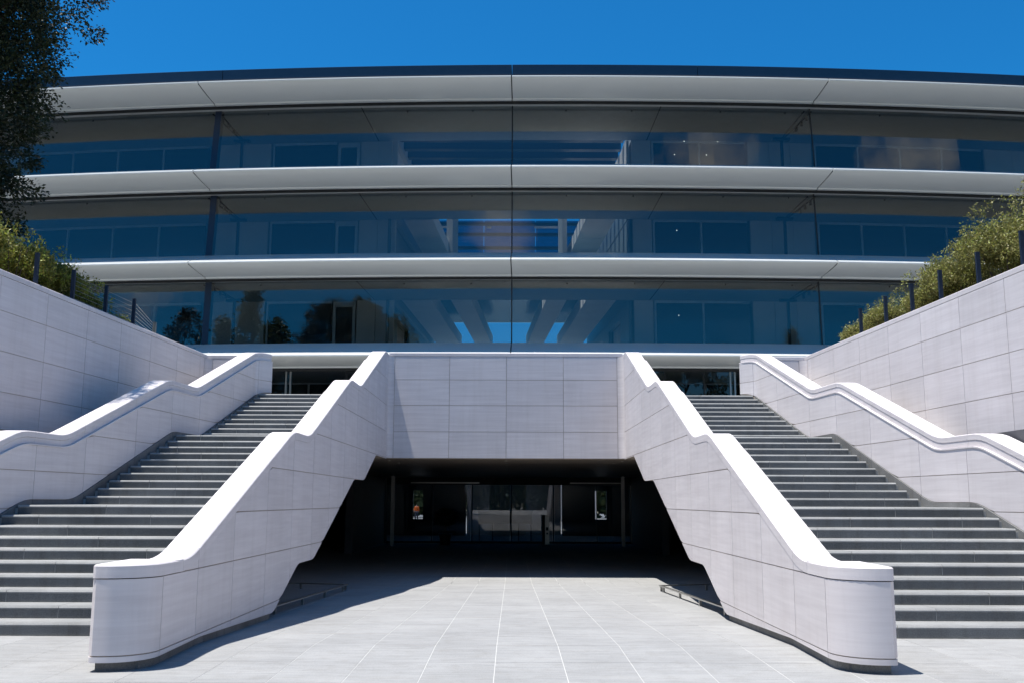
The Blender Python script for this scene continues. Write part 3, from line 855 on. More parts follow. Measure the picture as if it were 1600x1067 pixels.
# low steel guard rails under the stairs
for sgn, nm in ((-1, 'left'), (1, 'right')):
    gr = thing('guard_rail', ('low steel guard rail in the shade beneath the left staircase' if sgn < 0 else 'low steel guard rail partly in sun beneath the right staircase'), 'guard rail', (sx(sgn, 3.44), 19, ramp_z(19)), 'low rails under the stairs')
    H = 0.13
    pts = [(3.46, 15.7), (3.45, 22.5), (4.6, 23.1), (6.6, 23.1)]
    for (ha, ya), (hb, yb) in zip(pts[:-1], pts[1:]):
        m = MB(); za, zb = ramp_z(ya) + H, ramp_z(yb) + H
        d = Vector((sx(sgn, hb) - sx(sgn, ha), yb - ya, 0)).normalized(); nn = Vector((-d.y, d.x, 0)) * 0.03
        A = Vector((sx(sgn, ha), ya, za)); B = Vector((sx(sgn, hb), yb, zb)) - d * 0.0
        vs = []
        for P_ in (A, B):
            for q, z in ((-1, -0.022), (1, -0.022), (1, 0.0), (-1, 0.0)): vs.append(tuple(P_ + nn * q + Vector((0, 0, z))))
        m.add(vs, [(0, 1, 2, 3), (7, 6, 5, 4), (0, 4, 5, 1), (1, 5, 6, 2), (2, 6, 7, 3), (3, 7, 4, 0)])
        obj('rail', m, M['steel'], gr)
    for h, y in ((3.46, 15.74), (3.457, 17.8), (3.454, 19.9), (3.452, 22.0), (3.47, 22.47), (4.58, 23.08), (6.5, 23.1)):
        x = sx(sgn, h)
        obj('post', MB().box(x - 0.022, x + 0.022, y - 0.03, y + 0.03, ramp_z(y) - 0.01, ramp_z(y) + H - 0.023), M['steel'], gr)

# ------------------------------------------------------------------ the main building
R0, X0, YN = 193.5, 3.46, 41.0
def arc(s, d):
    """s = metres along the front nose line, d = metres behind it"""
    a = s / R0; r = R0 - d
    return X0 + r * math.sin(a), YN + R0 - r * math.cos(a)
JB = [-73.2, -59.3, -45.36, -31.40, -17.45, -3.52, 10.40, 24.33, 38.26, 52.2, 66.1]
ZN = [19.85, 15.75, 11.65, 7.607]                # nose heights of the four sun fins
GD = 2.3                                         # glass line behind the nose
bld = thing('office_building', 'long curved four storey glass building with white horizontal sun fins and a dark roof edge', 'building', (X0, 60, 4.5))

def arc_solid(name, prof, s0, s1, mat, parent=bld, n=8, smooth=False, **kw):
    """closed profile of (d,z) swept along the arc"""
    m = MB(); k = len(prof)
    for i in range(n + 1):
        s = s0 + (s1 - s0) * i / n
        for d, z in prof:
            x, y = arc(s, d); m.v.append((x, y, z))
    for i in range(n):
        o, p = k * i, k * i + k
        m.f += [(o + j, p + j, p + (j + 1) % k, o + (j + 1) % k) for j in range(k)]
    m.f += [tuple(range(k)), tuple(k * n + j for j in reversed(range(k)))]
    o = obj(name, m, mat, parent, **kw)
    if smooth:
        import bmesh
        me = o.data
        me.shade_smooth()
        try: me.set_sharp_from_angle(angle=math.radians(32))
        except Exception: pass
    return o

def fin_prof(z, top=True):
    p = [(0.0, z - 0.02), (0.02, z - 0.05), (0.07, z - 0.068), (0.5, z - 0.125), (1.0, z - 0.175), (1.5, z - 0.215), (1.92, z - 0.235), (1.95, z - 0.285), (2.12, z - 0.285), (2.14, z - 0.2)]
    if top: p += [(2.14, z + 0.82), (1.2, z + 0.50), (0.3, z + 0.15), (0.09, z + 0.055), (0.03, z + 0.03), (0.005, z + 0.005)]
    else: p += [(2.14, z + 0.06), (0.09, z + 0.045), (0.03, z + 0.025), (0.005, z + 0.003)]
    return p
for li, z in enumerate(ZN):
    for a, b in zip(JB[:-1], JB[1:]):
        arc_solid('sun_fin', fin_prof(z, li > 0), a + 0.025, b - 0.025, M['white_metal'], n=10, smooth=True)
        arc_solid('fin_gasket', [(0.12, z - 0.07), (2.0, z - 0.22), (2.1, z + 0.02 if li == 0 else z + 0.72), (0.12, z + 0.01)], b - 0.028, b + 0.028, M['black'], n=1)
# dark roof edge and roof
for a, b in zip([-73, -43, -30.0, -16.42, -3.5, 4.65, 19.5, 34], [-43, -30.0, -16.42, -3.5, 4.65, 19.5, 34, 66]):
    arc_solid('roof_edge_panel', [(0.30, ZN[0] + 0.12), (0.24, ZN[0] + 0.16), (0.22, ZN[0] + 0.60), (0.32, ZN[0] + 0.66), (5.5, ZN[0] + 0.9), (5.5, ZN[0] + 0.6), (0.5, ZN[0] + 0.12)], a + 0.012, b - 0.012, M['roof'], n=10)
arc_solid('roof_gutter', [(0.35, ZN[0] + 0.05), (0.35, ZN[0] + 0.13), (2.2, ZN[0] + 0.13), (2.2, ZN[0] + 0.065)], -73, 66, M['black'], n=40)
VS0, VS1 = -9.6, 2.6                             # atrium between these
def slab(z0, z1, s0, s1, d0, d1, mat, name='floor_slab'):
    n = max(1, int((s1 - s0) / 3))
    arc_solid(name, [(d0, z0), (d1, z0), (d1, z1), (d0, z1)], s0, s1, mat, n=n)
# each level: ceiling height is nose - 0.35, floor is nose + 0.8
for li, z in enumerate(ZN):
    zc, zf = z - 0.36, (z + 0.80 if li else z + 0.55)
    slab(zc, zf, -73.2, 66.1, GD - 0.015, 6.9, M['ceiling'])
    if li == 0:
        slab(zc, zf, -73.2, VS0, 6.9, 22.5, M['ceiling']); slab(zc, zf, VS1, 66.1, 6.9, 22.5, M['ceiling'])
    else:
        slab(zc, zf, -73.2, VS0, 6.9, 22.5, M['ceiling']); slab(zc, zf, VS1, 66.1, 6.9, 22.5, M['ceiling'])
    # black shadow gap above the glass
    arc_solid('glass_head', [(2.16, zc - 0.015), (2.16, zc + 0.1), (GD - 0.02, zc + 0.1), (GD - 0.02, zc - 0.015)], -73.2, 66.1, M['black'], n=40)
# curved glass panes, one for each bay and storey
levels = [(ZN[1] + 0.82, ZN[0] - 0.375), (ZN[2] + 0.82, ZN[1] - 0.375), (ZN[3] + 0.82, ZN[2] - 0.375)]
for (zb, zt), ln in zip(levels, (0.34, 0.27, 0.12)):
    for a, b in zip(JB[1:-2], JB[2:-1]):
        arc_solid('glass_pane', [(GD - ln * 0.4, zb), (GD - ln * 0.4 + 0.03, zb), (GD + ln * 0.6 + 0.03, zt), (GD + ln * 0.6, zt)], a + 0.02, b - 0.02, M['glass'], n=12)
    for j in JB[2:-1]:
        w = 0.15 if abs(j + 17.45) < 0.01 else 0.028
        d1 = GD + (0.32 if w > 0.1 else 0.06)
        arc_solid('column' if w > 0.1 else 'glass_joint', [(GD - ln * 0.4 - 0.006, zb - .02), (d1 - ln * 0.4, zb - .02), (d1 + ln * 0.6, zt + .02), (GD + ln * 0.6 - 0.006, zt + .02)], j - w, j + w, M['dark_metal'] if w > 0.1 else M['black'], n=1)
        if w > 0.1:
            pass
# interior partitions about 4.5 m behind the glass
PD = 6.9
def partition(zf, zc, segs):
    for s0, s1, kind in segs:
        if kind == 'wall':
            n = max(1, round((s1 - s0) / 1.3)); st = (s1 - s0) / n
            for i in range(n):
                arc_solid('wall_panel', [(PD, zf), (PD + 0.12, zf), (PD + 0.12, zc), (PD, zc)], s0 + i * st + 0.012, s0 + (i + 1) * st - 0.012, M['inwall'], n=1)
        elif kind == 'glaz':
            n = max(1, round((s1 - s0) / 2.3)); st = (s1 - s0) / n
            for i in range(n):
                arc_solid('interior_window', [(PD + 0.05, zf + .05), (PD + 0.08, zf + .05), (PD + 0.08, zc - 0.12), (PD + 0.05, zc - 0.12)], s0 + i * st + 0.05, s0 + (i + 1) * st - 0.05, M['inglass'], n=2)
                arc_solid('window_frame', [(PD, zf), (PD + 0.14, zf), (PD + 0.14, zc), (PD, zc)], s0 + i * st - 0.045, s0 + i * st + 0.045, M['frame'], n=1)
            arc_solid('window_head', [(PD, zc - 0.12), (PD + 0.14, zc - 0.12), (PD + 0.14, zc), (PD, zc)], s0 + .05, s1 - .05, M['frame'], n=3)
        elif kind == 'door':
            for a, b in ((s0, s0 + 0.14), (s1 - 0.14, s1)):
                arc_solid('door_frame', [(PD - 0.05, zf), (PD + 0.1, zf), (PD + 0.1, zc - 0.05), (PD - 0.05, zc - 0.05)], a, b, M['frame'], n=1)
            arc_solid('door_head', [(PD - 0.05, zc - 0.3), (PD + 0.1, zc - 0.3), (PD + 0.1, zc - 0.05), (PD - 0.05, zc - 0.05)], s0 + 0.145, s1 - 0.145, M['frame'], n=1)
            arc_solid('interior_door', [(PD, zf), (PD + 0.05, zf), (PD + 0.05, zc - 0.31), (PD, zc - 0.31)], s0 + 0.15, s1 - 0.15, M['inglass'], n=1)
seg_all = [(-46, -32.2, 'glaz'), (-32.2, -30.1, 'wall'), (-30.0, -19.7, 'glaz'), (-19.6, -16.35, 'wall'), (-16.2, -12.8, 'glaz'), (-12.75, -11.6, 'door'), (-11.55, VS0, 'wall'),
           (VS1, 3.6, 'wall'), (3.7, 8.6, 'glaz'), (8.7, 12.1, 'wall'), (12.3, 21.5, 'glaz'), (21.6, 24.8, 'wall'), (25, 38, 'glaz')]
for zb, zt in levels:
    partition(zb, zt + 0.012, seg_all)
    for s in (-17.7, 10.3):
        # T shaped post with a radial ceiling track and stay
        arc_solid('interior_post', [(6.2, zb), (6.32, zb), (6.32, zt - 0.12), (6.2, zt - 0.12)], s - 0.06, s + 0.06, M['dark_metal'], n=1)
        arc_solid('post_head', [(6.15, zt - 0.115), (6.37, zt - 0.115), (6.37, zt + 0.0), (6.15, zt + 0.0)], s - 0.42, s + 0.42, M['dark_metal'], n=1)
        for ds, zz in ((0.0, zt - 0.02), (0.35, zt - 0.02)):
            x0, y0 = arc(s + 0.25 - ds, 2.7); x1, y1 = arc(s - ds * 0.3 + 0.1, 6.1)
            m = MB().tube((x0, y0, zz - 0.02), (x1, y1, zz - 0.02), 0.035, n=6); obj('ceiling_track', m, M['dark_metal'], bld)
        for k in range(3):
            x0, y0 = arc(s + 0.2, 3.2 + k * 0.7)
            obj('track_hook', MB().box(x0 - .05, x0 + .05, y0 - .04, y0 + .04, zt - 0.28, zt - 0.05), M['dark_metal'], bld)
    # ceiling joints in front of the partitions
    for s in (-10.6, 3.4):
        arc_solid('ceiling_joint', [(GD + 0.2, zt + 0.006), (6.85, zt + 0.006), (6.85, zt + 0.02), (GD + 0.2, zt + 0.02)], s - 0.02, s + 0.02, M['black'], n=1)
    for s in (-15.2, -8.5, -5.4, -1.0, 2.1, 6.3, 9.4, 14.0, -24.0):
        x, y = arc(s, 3.0)
        obj('sprinkler', MB().tube((x, y, zt - 0.05), (x, y, zt + 0.01), 0.03, n=6), M['black'], bld)
# wings behind the partitions: back wall of the building
for zb, zt in levels:
    arc_solid('rear_wall', [(22.3, zb), (22.5, zb), (22.5, zt), (22.3, zt)], -59, VS0 - 0.2, M['inwall'], n=16)
    arc_solid('rear_wall', [(22.3, zb), (22.5, zb), (22.5, zt), (22.3, zt)], VS1 + 0.2, 52, M['inwall'], n=16)
# atrium: side walls narrow towards the rear, edge beams and inner ribs on two levels, slatted roof light
def quadwall(name, p0, p1, z0, z1, th, mat):
    p0 = Vector((*p0, 0)); p1 = Vector((*p1, 0)); d = (p1 - p0).normalized(); n = Vector((-d.y, d.x, 0)) * th / 2
    m = MB(); vs = []
    for z in (z0, z1):
        for P_, q in ((p0, -1), (p1, -1), (p1, 1), (p0, 1)):
            v = P_ + n * q; vs.append((v.x, v.y, z))
    m.add(vs, [(3, 2, 1, 0), (4, 5, 6, 7), (0, 1, 5, 4), (1, 2, 6, 5), (2, 3, 7, 6), (3, 0, 4, 7)])
    obj(name, m, mat, bld)
AW = 5.95
for sgn in (-1, 1):
    p0 = (XC + sgn * AW, 47.95); p1 = (XC + sgn * (AW - 0.9), 63.2)
    for (z0, z1) in ((4.5, 7.25), (8.42, 11.27), (12.47, 15.37), (16.57, 19.48)):
        n = 12
        for i in range(n):
            q0 = tuple(p0[j] + (p1[j] - p0[j]) * (i + 0.01) / n for j in (0, 1)); q1 = tuple(p0[j] + (p1[j] - p0[j]) * (i + 0.99) / n for j in (0, 1))
            if z0 < 12 and i in (2, 3, 4, 7, 8, 9): 
                quadwall('side_window', (q0[0] + sgn * 0.1, q0[1]), (q1[0] + sgn * 0.1, q1[1]), z0, z1 - 0.5, 0.04, M['inglass'])
                quadwall('side_panel', q0, q1, z1 - 0.48, z1, 0.12, M['atrium'])
            else:
                quadwall('side_panel', q0, q1, z0, z1, 0.12, M['inwall'] if z0 > 16 else M['atrium'])
    # gallery edge bands between the storeys
    for z0, z1 in ((7.26, 8.41), (11.29, 12.46), (15.39, 16.56)):
        quadwall('gallery_edge', p0, p1, z0, z1, 0.16, M['atrium'])
for zc in (11.29, 15.39):
    for sgn in (-1, 1):
        for (a, w) in ((4.55, 1.45), (2.35, 1.0)):
            if zc > 12 and a < 3: continue
            for (y0, y1) in ((47.9, 51.6), (51.63, 55.3), (55.33, 59.0), (59.03, 62.9)):
                h0 = a - 0.052 * (y0 - 47.8); h1 = a - 0.052 * (y1 - 47.8)
                m = MB()
                vs = [(XC + sgn * (h0 - w / 2), y0, zc), (XC + sgn * (h0 + w / 2), y0, zc), (XC + sgn * (h1 + w / 2), y1, zc), (XC + sgn * (h1 - w / 2), y1, zc)]
                vs += [(x, y, z + 0.7) for x, y, z in vs]
                m.add(vs, [(3, 2, 1, 0), (4, 5, 6, 7), (0, 1, 5, 4), (1, 2, 6, 5), (2, 3, 7, 6), (3, 0, 4, 7)])
                obj('atrium_beam', m, M['ingrey'], bld)
# glazed gallery floor across the rear of the atrium
for ya, yb in ((50.2, 52.4), (52.43, 55.6), (55.63, 59.0), (59.03, 62.4)):
    obj('gallery_floor_pane', MB().box(XC - 4.9, XC + 4.9, ya, yb, 12.76, 12.86), M['teal'], bld)
quadwall('lift_shaft', (XC - 3.4, 55.0), (XC - 3.2, 57.0), 13.21, 19.4, 0.35, M['concrete'])
quadwall('lift_shaft', (XC + 3.1, 54.0), (XC + 3.0, 57.0), 13.21, 19.4, 0.25, M['concrete'])
for i in range(11):
    y = 48.6 + i * 1.35
    obj('roof_slat', MB().box(XC - AW + 0.1, XC + AW - 0.1, y, y + 0.4, 19.75, 20.45), M['dark_metal'], bld)
# ribs and small ceiling lights of the upper storeys at the rear of the atrium
for z in (16.75, 17.6, 18.5, 19.2):
    obj('rear_rib', MB().box(XC - 5.2, XC + 5.2, 62.5, 62.8, z, z + 0.16), M['dark_metal'], bld)
for z in (17.15, 18.95):
    for a, w in ((-4.4, 0.7), (-1.5, 0.3), (1.6, 1.5)):
        obj('ceiling_panel', MB().box(XC + a, XC + a + w, 62.4, 62.48, z, z + 0.13), M['inwall'], bld)
# glazed rear of the atrium
for (z0, z1) in ((8.75, 12.75), (13.18, 16.28), (16.62, 19.6)):
    for a, b in ((-4.9, -1.7), (-1.66, 1.66), (1.7, 4.9)):
        obj('rear_glass_pane', MB().box(XC + a, XC + b, 62.95, 62.98, z0, z1), M['backglass'] if z1 < 13 else M['darkglass'], bld)
for z in (8.42, 12.87, 16.3):
    obj('rear_transom', MB().box(XC - 5.0, XC + 5.0, 62.9, 63.1, z, z + 0.3), M['frame'], bld)
# gallery handrail discs of light: small lit downlights in the right wing
for s, d, z in ((5.1, 5.6, levels[0][1] - 0.5), (6.8, 5.6, levels[0][1] - 0.5), (4.75, 6.4, levels[0][1] - 0.9), (6.4, 6.4, levels[0][1] - 0.9), (4.7, 6.0, levels[1][1] - 0.8), (4.7, 6.0, levels[2][1] - 0.9)):
    x, y = arc(s, d)
    obj('small_lamp', MB().tube((x, y, z), (x, y, z + 0.02), 0.015, n=8), M['lamp'], bld)

# ground floor entrance below the lowest fin
zt = ZN[3] - 0.30
arc_solid('transom', [(GD - 0.02, zt - 0.10), (GD + 0.1, zt - 0.10), (GD + 0.1, zt), (GD - 0.02, zt)], -46, 38, M['black'], n=30)
dj = [-45, -40, -35, -30, -25, -20, -17.45, -13.62, -13.42, -10.9, -9.1, -6, -3.52, 0, 3.28, 5.02, 6.20, 6.40, 10.4, 14, 18, 22, 26, 30, 35]
for a, b in zip(dj[:-1], dj[1:]):
    arc_solid('entrance_pane', [(GD + 0.02, 4.5), (GD + 0.04, 4.5), (GD + 0.04, zt - 0.1), (GD + 0.02, zt - 0.1)], a + 0.02, b - 0.02, M['doorglass'], n=2)
for s in dj:
    steel = s in (-13.62, -13.42, 6.20, 6.40)
    w = 0.035 if steel else 0.02
    arc_solid('door_stile', [(GD - 0.03, 4.5), (GD + 0.07, 4.5), (GD + 0.07, zt - 0.1), (GD - 0.03, zt - 0.1)], s - w, s + w, M['steel'] if steel else M['black'], n=1)
partition(4.5, zt, [(-46, -20, 'glaz'), (-19.6, -16.35, 'wall'), (-16.2, -11.6, 'glaz'), (-11.5, VS0, 'wall'), (VS1, 3.6, 'wall'), (3.7, 8.6, 'glaz'), (8.7, 12.1, 'wall'), (12.3, 36, 'glaz')])
arc_solid('rear_wall', [(22.3, 4.5), (22.5, 4.5), (22.5, 7.25), (22.3, 7.25)], -59, VS0 - 0.2, M['inwall'], n=16)
arc_solid('rear_wall', [(22.3, 4.5), (22.5, 4.5), (22.5, 7.25), (22.3, 7.25)], VS1 + 0.2, 52, M['inwall'], n=16)

# inner court behind the building with a person crossing it
obj('courtyard', MB().box(-60, 60, 64.5, 170, -1.2, FZ), M['paver'], kind='structure')
gw = thing('garden_wall', 'distant pale garden wall glimpsed through the right end of the lower lobby', 'wall', (9, 100, FZ))
obj('wall_panel', MB().box(4, 8.4, 100, 100.3, FZ, 4.8), M['inwall'], gw)
obj('coping', MB().box(3.9, 8.5, 99.95, 100.35, 4.8, 5.0), M['lime'], gw)

# ------------------------------------------------------------------ fences on the retaining walls
def fence(sgn, ys, label):
    f = thing('cable_fence' if sgn < 0 else 'post_fence', label, 'fence', (sx(sgn, h_ret(ys[0]) + 0.2), ys[0], 5.6), 'fences on the retaining walls')
    tops = []
    for y in ys:
        x = sx(sgn, h_ret(y) + 0.10)
        b = MB().box(x - 0.036, x + 0.036, y - 0.03, y + 0.03, TOP, 6.24)
        obj('post', b, M['dark_metal'], f)
        tops.append((x, y))
    for j in range(6 if sgn < 0 else 0):
        z = 5.68 + j * 0.095
        for (p, q) in zip(tops[4:-1], tops[5:]):
            obj('cable', MB().tube((p[0] + sgn * 0.06, p[1], z), (q[0] + sgn * 0.06, q[1], z), 0.0045, n=5), M['steel'], f)
    return f, tops
fl, tl = fence(-1, [14.2, 15.7, 17.15, 18.6, 20.05, 21.55, 23.0], 'cable fence with dark steel posts in front of the green hedge on the left wall')
x5, y5 = sx(-1, h_ret(24.55) + 0.30), 24.75
obj('post', MB().box(x5 - 0.04, x5 + 0.04, y5 - 0.03, y5 + 0.03, 5.40, 6.0), M['steel'], fl)
for j in range(6):
    z = 5.68 + j * 0.095
    obj('cable', MB().tube((tl[-1][0], 23.026, z), (x5, y5 - 0.03, 5.62 + j * 0.06), 0.006, n=5), M['steel'], fl)
fence(1, [14.0, 15.4, 16.8, 18.3, 19.8, 21.1, 22.45, 23.9], 'row of dark steel fence posts half buried in olive shrubs on the right wall')

# ------------------------------------------------------------------ foliage
def leaves_mesh(name, centers, dirs, size, aspect=0.45, fold=0.0):
    """one small pointed leaf (2 triangles) for each centre; numpy arrays"""
    n = len(centers)
    d = dirs / np.linalg.norm(dirs, axis=1, keepdims=True)
    r = rng.normal(size=(n, 3)); w = np.cross(d, r); w /= np.linalg.norm(w, axis=1, keepdims=True)
    sz = size * rng.uniform(0.6, 1.35, (n, 1))
    a = centers - d * sz * 0.5; b = centers + d * sz * 0.5
    l = centers + w * sz * aspect * 0.5; rr = centers - w * sz * aspect * 0.5
    v = np.stack([a, l, b, rr], 1).reshape(-1, 3).astype(np.float32)
    me = bpy.data.meshes.new(name)
    me.vertices.add(4 * n); me.vertices.foreach_set('co', v.ravel())
    me.loops.add(4 * n); me.loops.foreach_set('vertex_index', np.arange(4 * n, dtype=np.int32))
    me.polygons.add(n); me.polygons.foreach_set('loop_start', np.arange(0, 4 * n, 4, dtype=np.int32))
    me.polygons.foreach_set('loop_total', np.full(n, 4, dtype=np.int32))
    me.update(calc_edges=True)
    return me

def leafobj(name, me, mat, parent, **pr):
    me.materials.append(mat)
    o = bpy.data.objects.new(name, me); C.objects.link(o)
    o.parent = parent; o.matrix_parent_inverse = Matrix.Translation(-world_loc(parent))
    for k, v in pr.items(): o[k] = v
    return o

def sprig_leaves(tips, dirs, per, spread, size):
    """clusters: leaves strung along short twigs that end at the tips"""
    n = len(tips)
    t = rng.uniform(0, 1, (n, per, 1))
    c = tips[:, None, :] - dirs[:, None, :] * spread * t * 1.5 + rng.normal(size=(n, per, 3)) * spread * 0.26
    dd = dirs[:, None, :] * 0.6 + rng.normal(size=(n, per, 3)) * 0.7
    return c.reshape(-1, 3), dd.reshape(-1, 3)

def unit(n):
    v = rng.normal(size=(n, 3)); return v / np.linalg.norm(v, axis=1, keepdims=True)

def shrub(label, base, rx, ry, h, mat, ntip=700, per=9, size=0.045, spread=0.12, name='shrub', group=None, flower=0):
    base = np.array(base, float)
    sh = thing(name, label, 'shrub', tuple(base), group)
    st = MB()
    for k in range(7):
        a = random.uniform(0, 6.28); q = base + np.array([math.cos(a) * rx * 0.5, math.sin(a) * ry * 0.6, h * random.uniform(0.55, 0.8)])
        st.tube(tuple(base + np.array([math.cos(a) * .06, math.sin(a) * .06, -0.05])), tuple(q), 0.022, 0.008, 6)
    obj('stem', st, M['bark'], sh)
    # several lobes make an uneven outline
    lobes = [(np.array([random.uniform(-.5, .5) * rx, random.uniform(-.5, .5) * ry, h * random.uniform(0.40, 0.66)]), random.uniform(0.42, 0.62)) for _ in range(8)]
    tips = []; dirs = []
    for c, r in lobes:
        k = ntip // 8
        u = unit(k); u[:, 2] = np.abs(u[:, 2]) * 0.9 - 0.15
        rad = rng.uniform(0.55, 1.0, (k, 1)) ** 0.6 * (1 + 0.12 * np.sin(u[:, :1] * 9 + u[:, 1:2] * 7))
        p = base + c + u * rad * np.array([rx * r * 1.15, ry * r * 1.15, h * r * 0.72])
        tips.append(p); dirs.append(u * 0.7 + np.array([0, 0, 0.75]))
    # a few long shoots
    k = ntip // 26
    u = unit(k); u[:, 2] = np.abs(u[:, 2])
    tips.append(base + np.array([0, 0, h * 0.5]) + u * np.array([rx, ry, h * 0.62])); dirs.append(u * 0.3 + np.array([0, 0, 1.0]))
    tips = np.concatenate(tips); dirs = np.concatenate(dirs)
    dirs /= np.linalg.norm(dirs, axis=1, keepdims=True)
    c, d = sprig_leaves(tips, dirs, per, spread, size)
    fo = leafobj('foliage', leaves_mesh('foliage', c, d, size), mat, sh)
    if flower:
        ii = rng.integers(0, len(tips), flower)
        leafobj('flowers', leaves_mesh('flowers', tips[ii] + dirs[ii] * 0.03 , rng.normal(size=(flower, 3)), 0.07, 0.8), M['flower'], fo)
    return sh

# left hedge
for i, (y, dh, h, r, lab) in enumerate([
        (16.3, 1.1, 1.7, 1.0, 'tall green shrub at the left picture edge, under the dark tree'),
        (17.8, 0.95, 1.42, 0.9, 'yellow green shrub with reddish tips behind the first fence post on the left'),
        (19.3, 0.9, 1.32, 0.9, 'bright green shrub between the first two fence posts on the left'),
        (20.8, 0.85, 1.2, 0.88, 'dense green shrub between the second and third fence posts on the left'),
        (22.2, 0.75, 0.95, 0.7, 'low green shrub behind the third fence post on the left'),
        (23.5, 0.65, 0.5, 0.45, 'smallest sparse shrub at the far end of the left hedge')]):
    shrub(lab, (sx(-1, h_ret(y) + dh + 0.1), y, 5.42), r * 0.8, r * 1.1, h * 1.12, M['leaf_hedge'], ntip=int(2200 * r * r) + 250, per=10, size=0.06, group='shrubs along the left wall')
# right shrubs
for i, (y, dh, h, r, lab, fl_) in enumerate([
        (15.6, 1.4, 1.95, 1.2, 'large olive green shrub with red blooms at the right picture edge', 40),
        (17.5, 1.4, 2.12, 1.25, 'tallest rounded grey green shrub above the right wall', 12),
        (19.3, 1.15, 1.95, 1.1, 'grey green shrub left of the tallest one on the right wall', 0),
        (20.9, 1.0, 1.45, 0.92, 'golden green shrub behind the right fence posts', 0),
        (22.4, 0.9, 1.25, 0.85, 'yellowish shrub beside the middle right fence post', 0),
        (23.9, 0.75, 1.0, 0.75, 'small yellow green shrub near the far end of the right wall', 0),
        (25.3, 0.6, 0.68, 0.6, 'lowest spreading shrub at the far end of the right wall', 0)]):
    shrub(lab, (sx(1, h_ret(y) + dh + 0.05), y, 5.42), r * 0.85, r * 1.1, h * 1.04, M['leaf_olive'], ntip=int(2400 * r * r) + 250, per=10, size=0.055, group='shrubs along the right wall', flower=fl_)

def tree(label, base, height, crown_r, crown_z0, mat, nclump, per, size, spread, kind='round', trunk_r=0.25, group=None, name='broadleaf_tree', rad_fn=None, ysc=1.0):
    base = np.array(base, float)
    tr = thing(name, label, 'tree', tuple(base), group)
    m = MB()
    segs = 7; prev = base.copy(); pr_ = trunk_r
    topz = base[2] + height * (0.92 if kind == 'cone' else 0.72)
    for i in range(segs):
        f = (i + 1) / segs
        nx_ = base + np.array([math.sin(i * 1.7) * 0.12 * trunk_r * 6 * f, math.cos(i * 2.3) * 0.12 * trunk_r * 6 * f, (topz - base[2]) * f])
        r2 = trunk_r * (1 - 0.8 * f); m.tube(tuple(prev), tuple(nx_), pr_, r2, 9); prev = nx_; pr_ = r2
    obj('trunk', m, M['bark'], tr)
    if rad_fn is None:
        if kind == 'cone':
            rad_fn = lambda t: crown_r * (1 - t) ** 0.8 + 0.15
        else:
            rad_fn = lambda t: crown_r * math.sqrt(max(0.02, 1 - (2 * t - 0.85) ** 2 / 1.35))
    tips = []; dirs = []
    limbs = MB()
    zt, z0 = base[2] + height, base[2] + crown_z0
    for k in range(nclump):
        t = random.random() ** (1.25 if kind == 'cone' else 0.95)
        a = random.uniform(0, 2 * math.pi)
        R_ = rad_fn(t) * (0.78 + 0.3 * math.sin(a * 3 + t * 5) ** 2) 
        rr = R_ * (random.uniform(0.2, 1.0) ** 0.45)
        c = np.array([base[0] + math.cos(a) * rr, base[1] + math.sin(a) * rr * ysc, z0 + (zt - z0) * t + random.uniform(-.3, .3)])
        cr = spread * random.uniform(0.7, 1.5)
        n = per
        u = unit(n)
        tips.append(c + u * cr * rng.uniform(0.3, 1, (n, 1)) * np.array([1, 1, 0.72]))
        dd = u + np.array([math.cos(a) * 0.8, math.sin(a) * 0.8, -0.25 if kind != 'cone' else 0.1]); dirs.append(dd)
        if k % max(1, nclump // 34) == 0:
            zz = max(base[2] + crown_z0 * 0.6, c[2] - rr * 0.7)
            limbs.tube((base[0], base[1], min(zz, topz)), tuple(c), 0.05 + trunk_r * 0.16, 0.02, 6)
    obj('limb', limbs, M['bark'], tr)
    tips = np.concatenate(tips); dirs = np.concatenate(dirs); dirs /= np.linalg.norm(dirs, axis=1, keepdims=True)
    leafobj('crown', leaves_mesh('crown', tips, dirs + rng.normal(size=dirs.shape) * 0.5, size, 0.5), mat, tr)
    return tr

# the dark tree at the upper left
def oak_r(t):
    # radius against height in the crown: narrow skirt below, wide above
    return float(np.interp(t, [0, 0.1, 0.25, 0.4, 0.55, 0.75, 0.9, 1.0], [2.0, 2.6, 3.0, 3.3, 3.75, 4.3, 3.5, 1.6]))
tree('dark evergreen oak filling the upper left corner beside the building', (-13.95, 21.3, 5.4), 11.4, 4.0, 0.7, M['leaf_oak'], 1500, 210, 0.085, 0.44, trunk_r=0.28, rad_fn=oak_r, ysc=0.68)

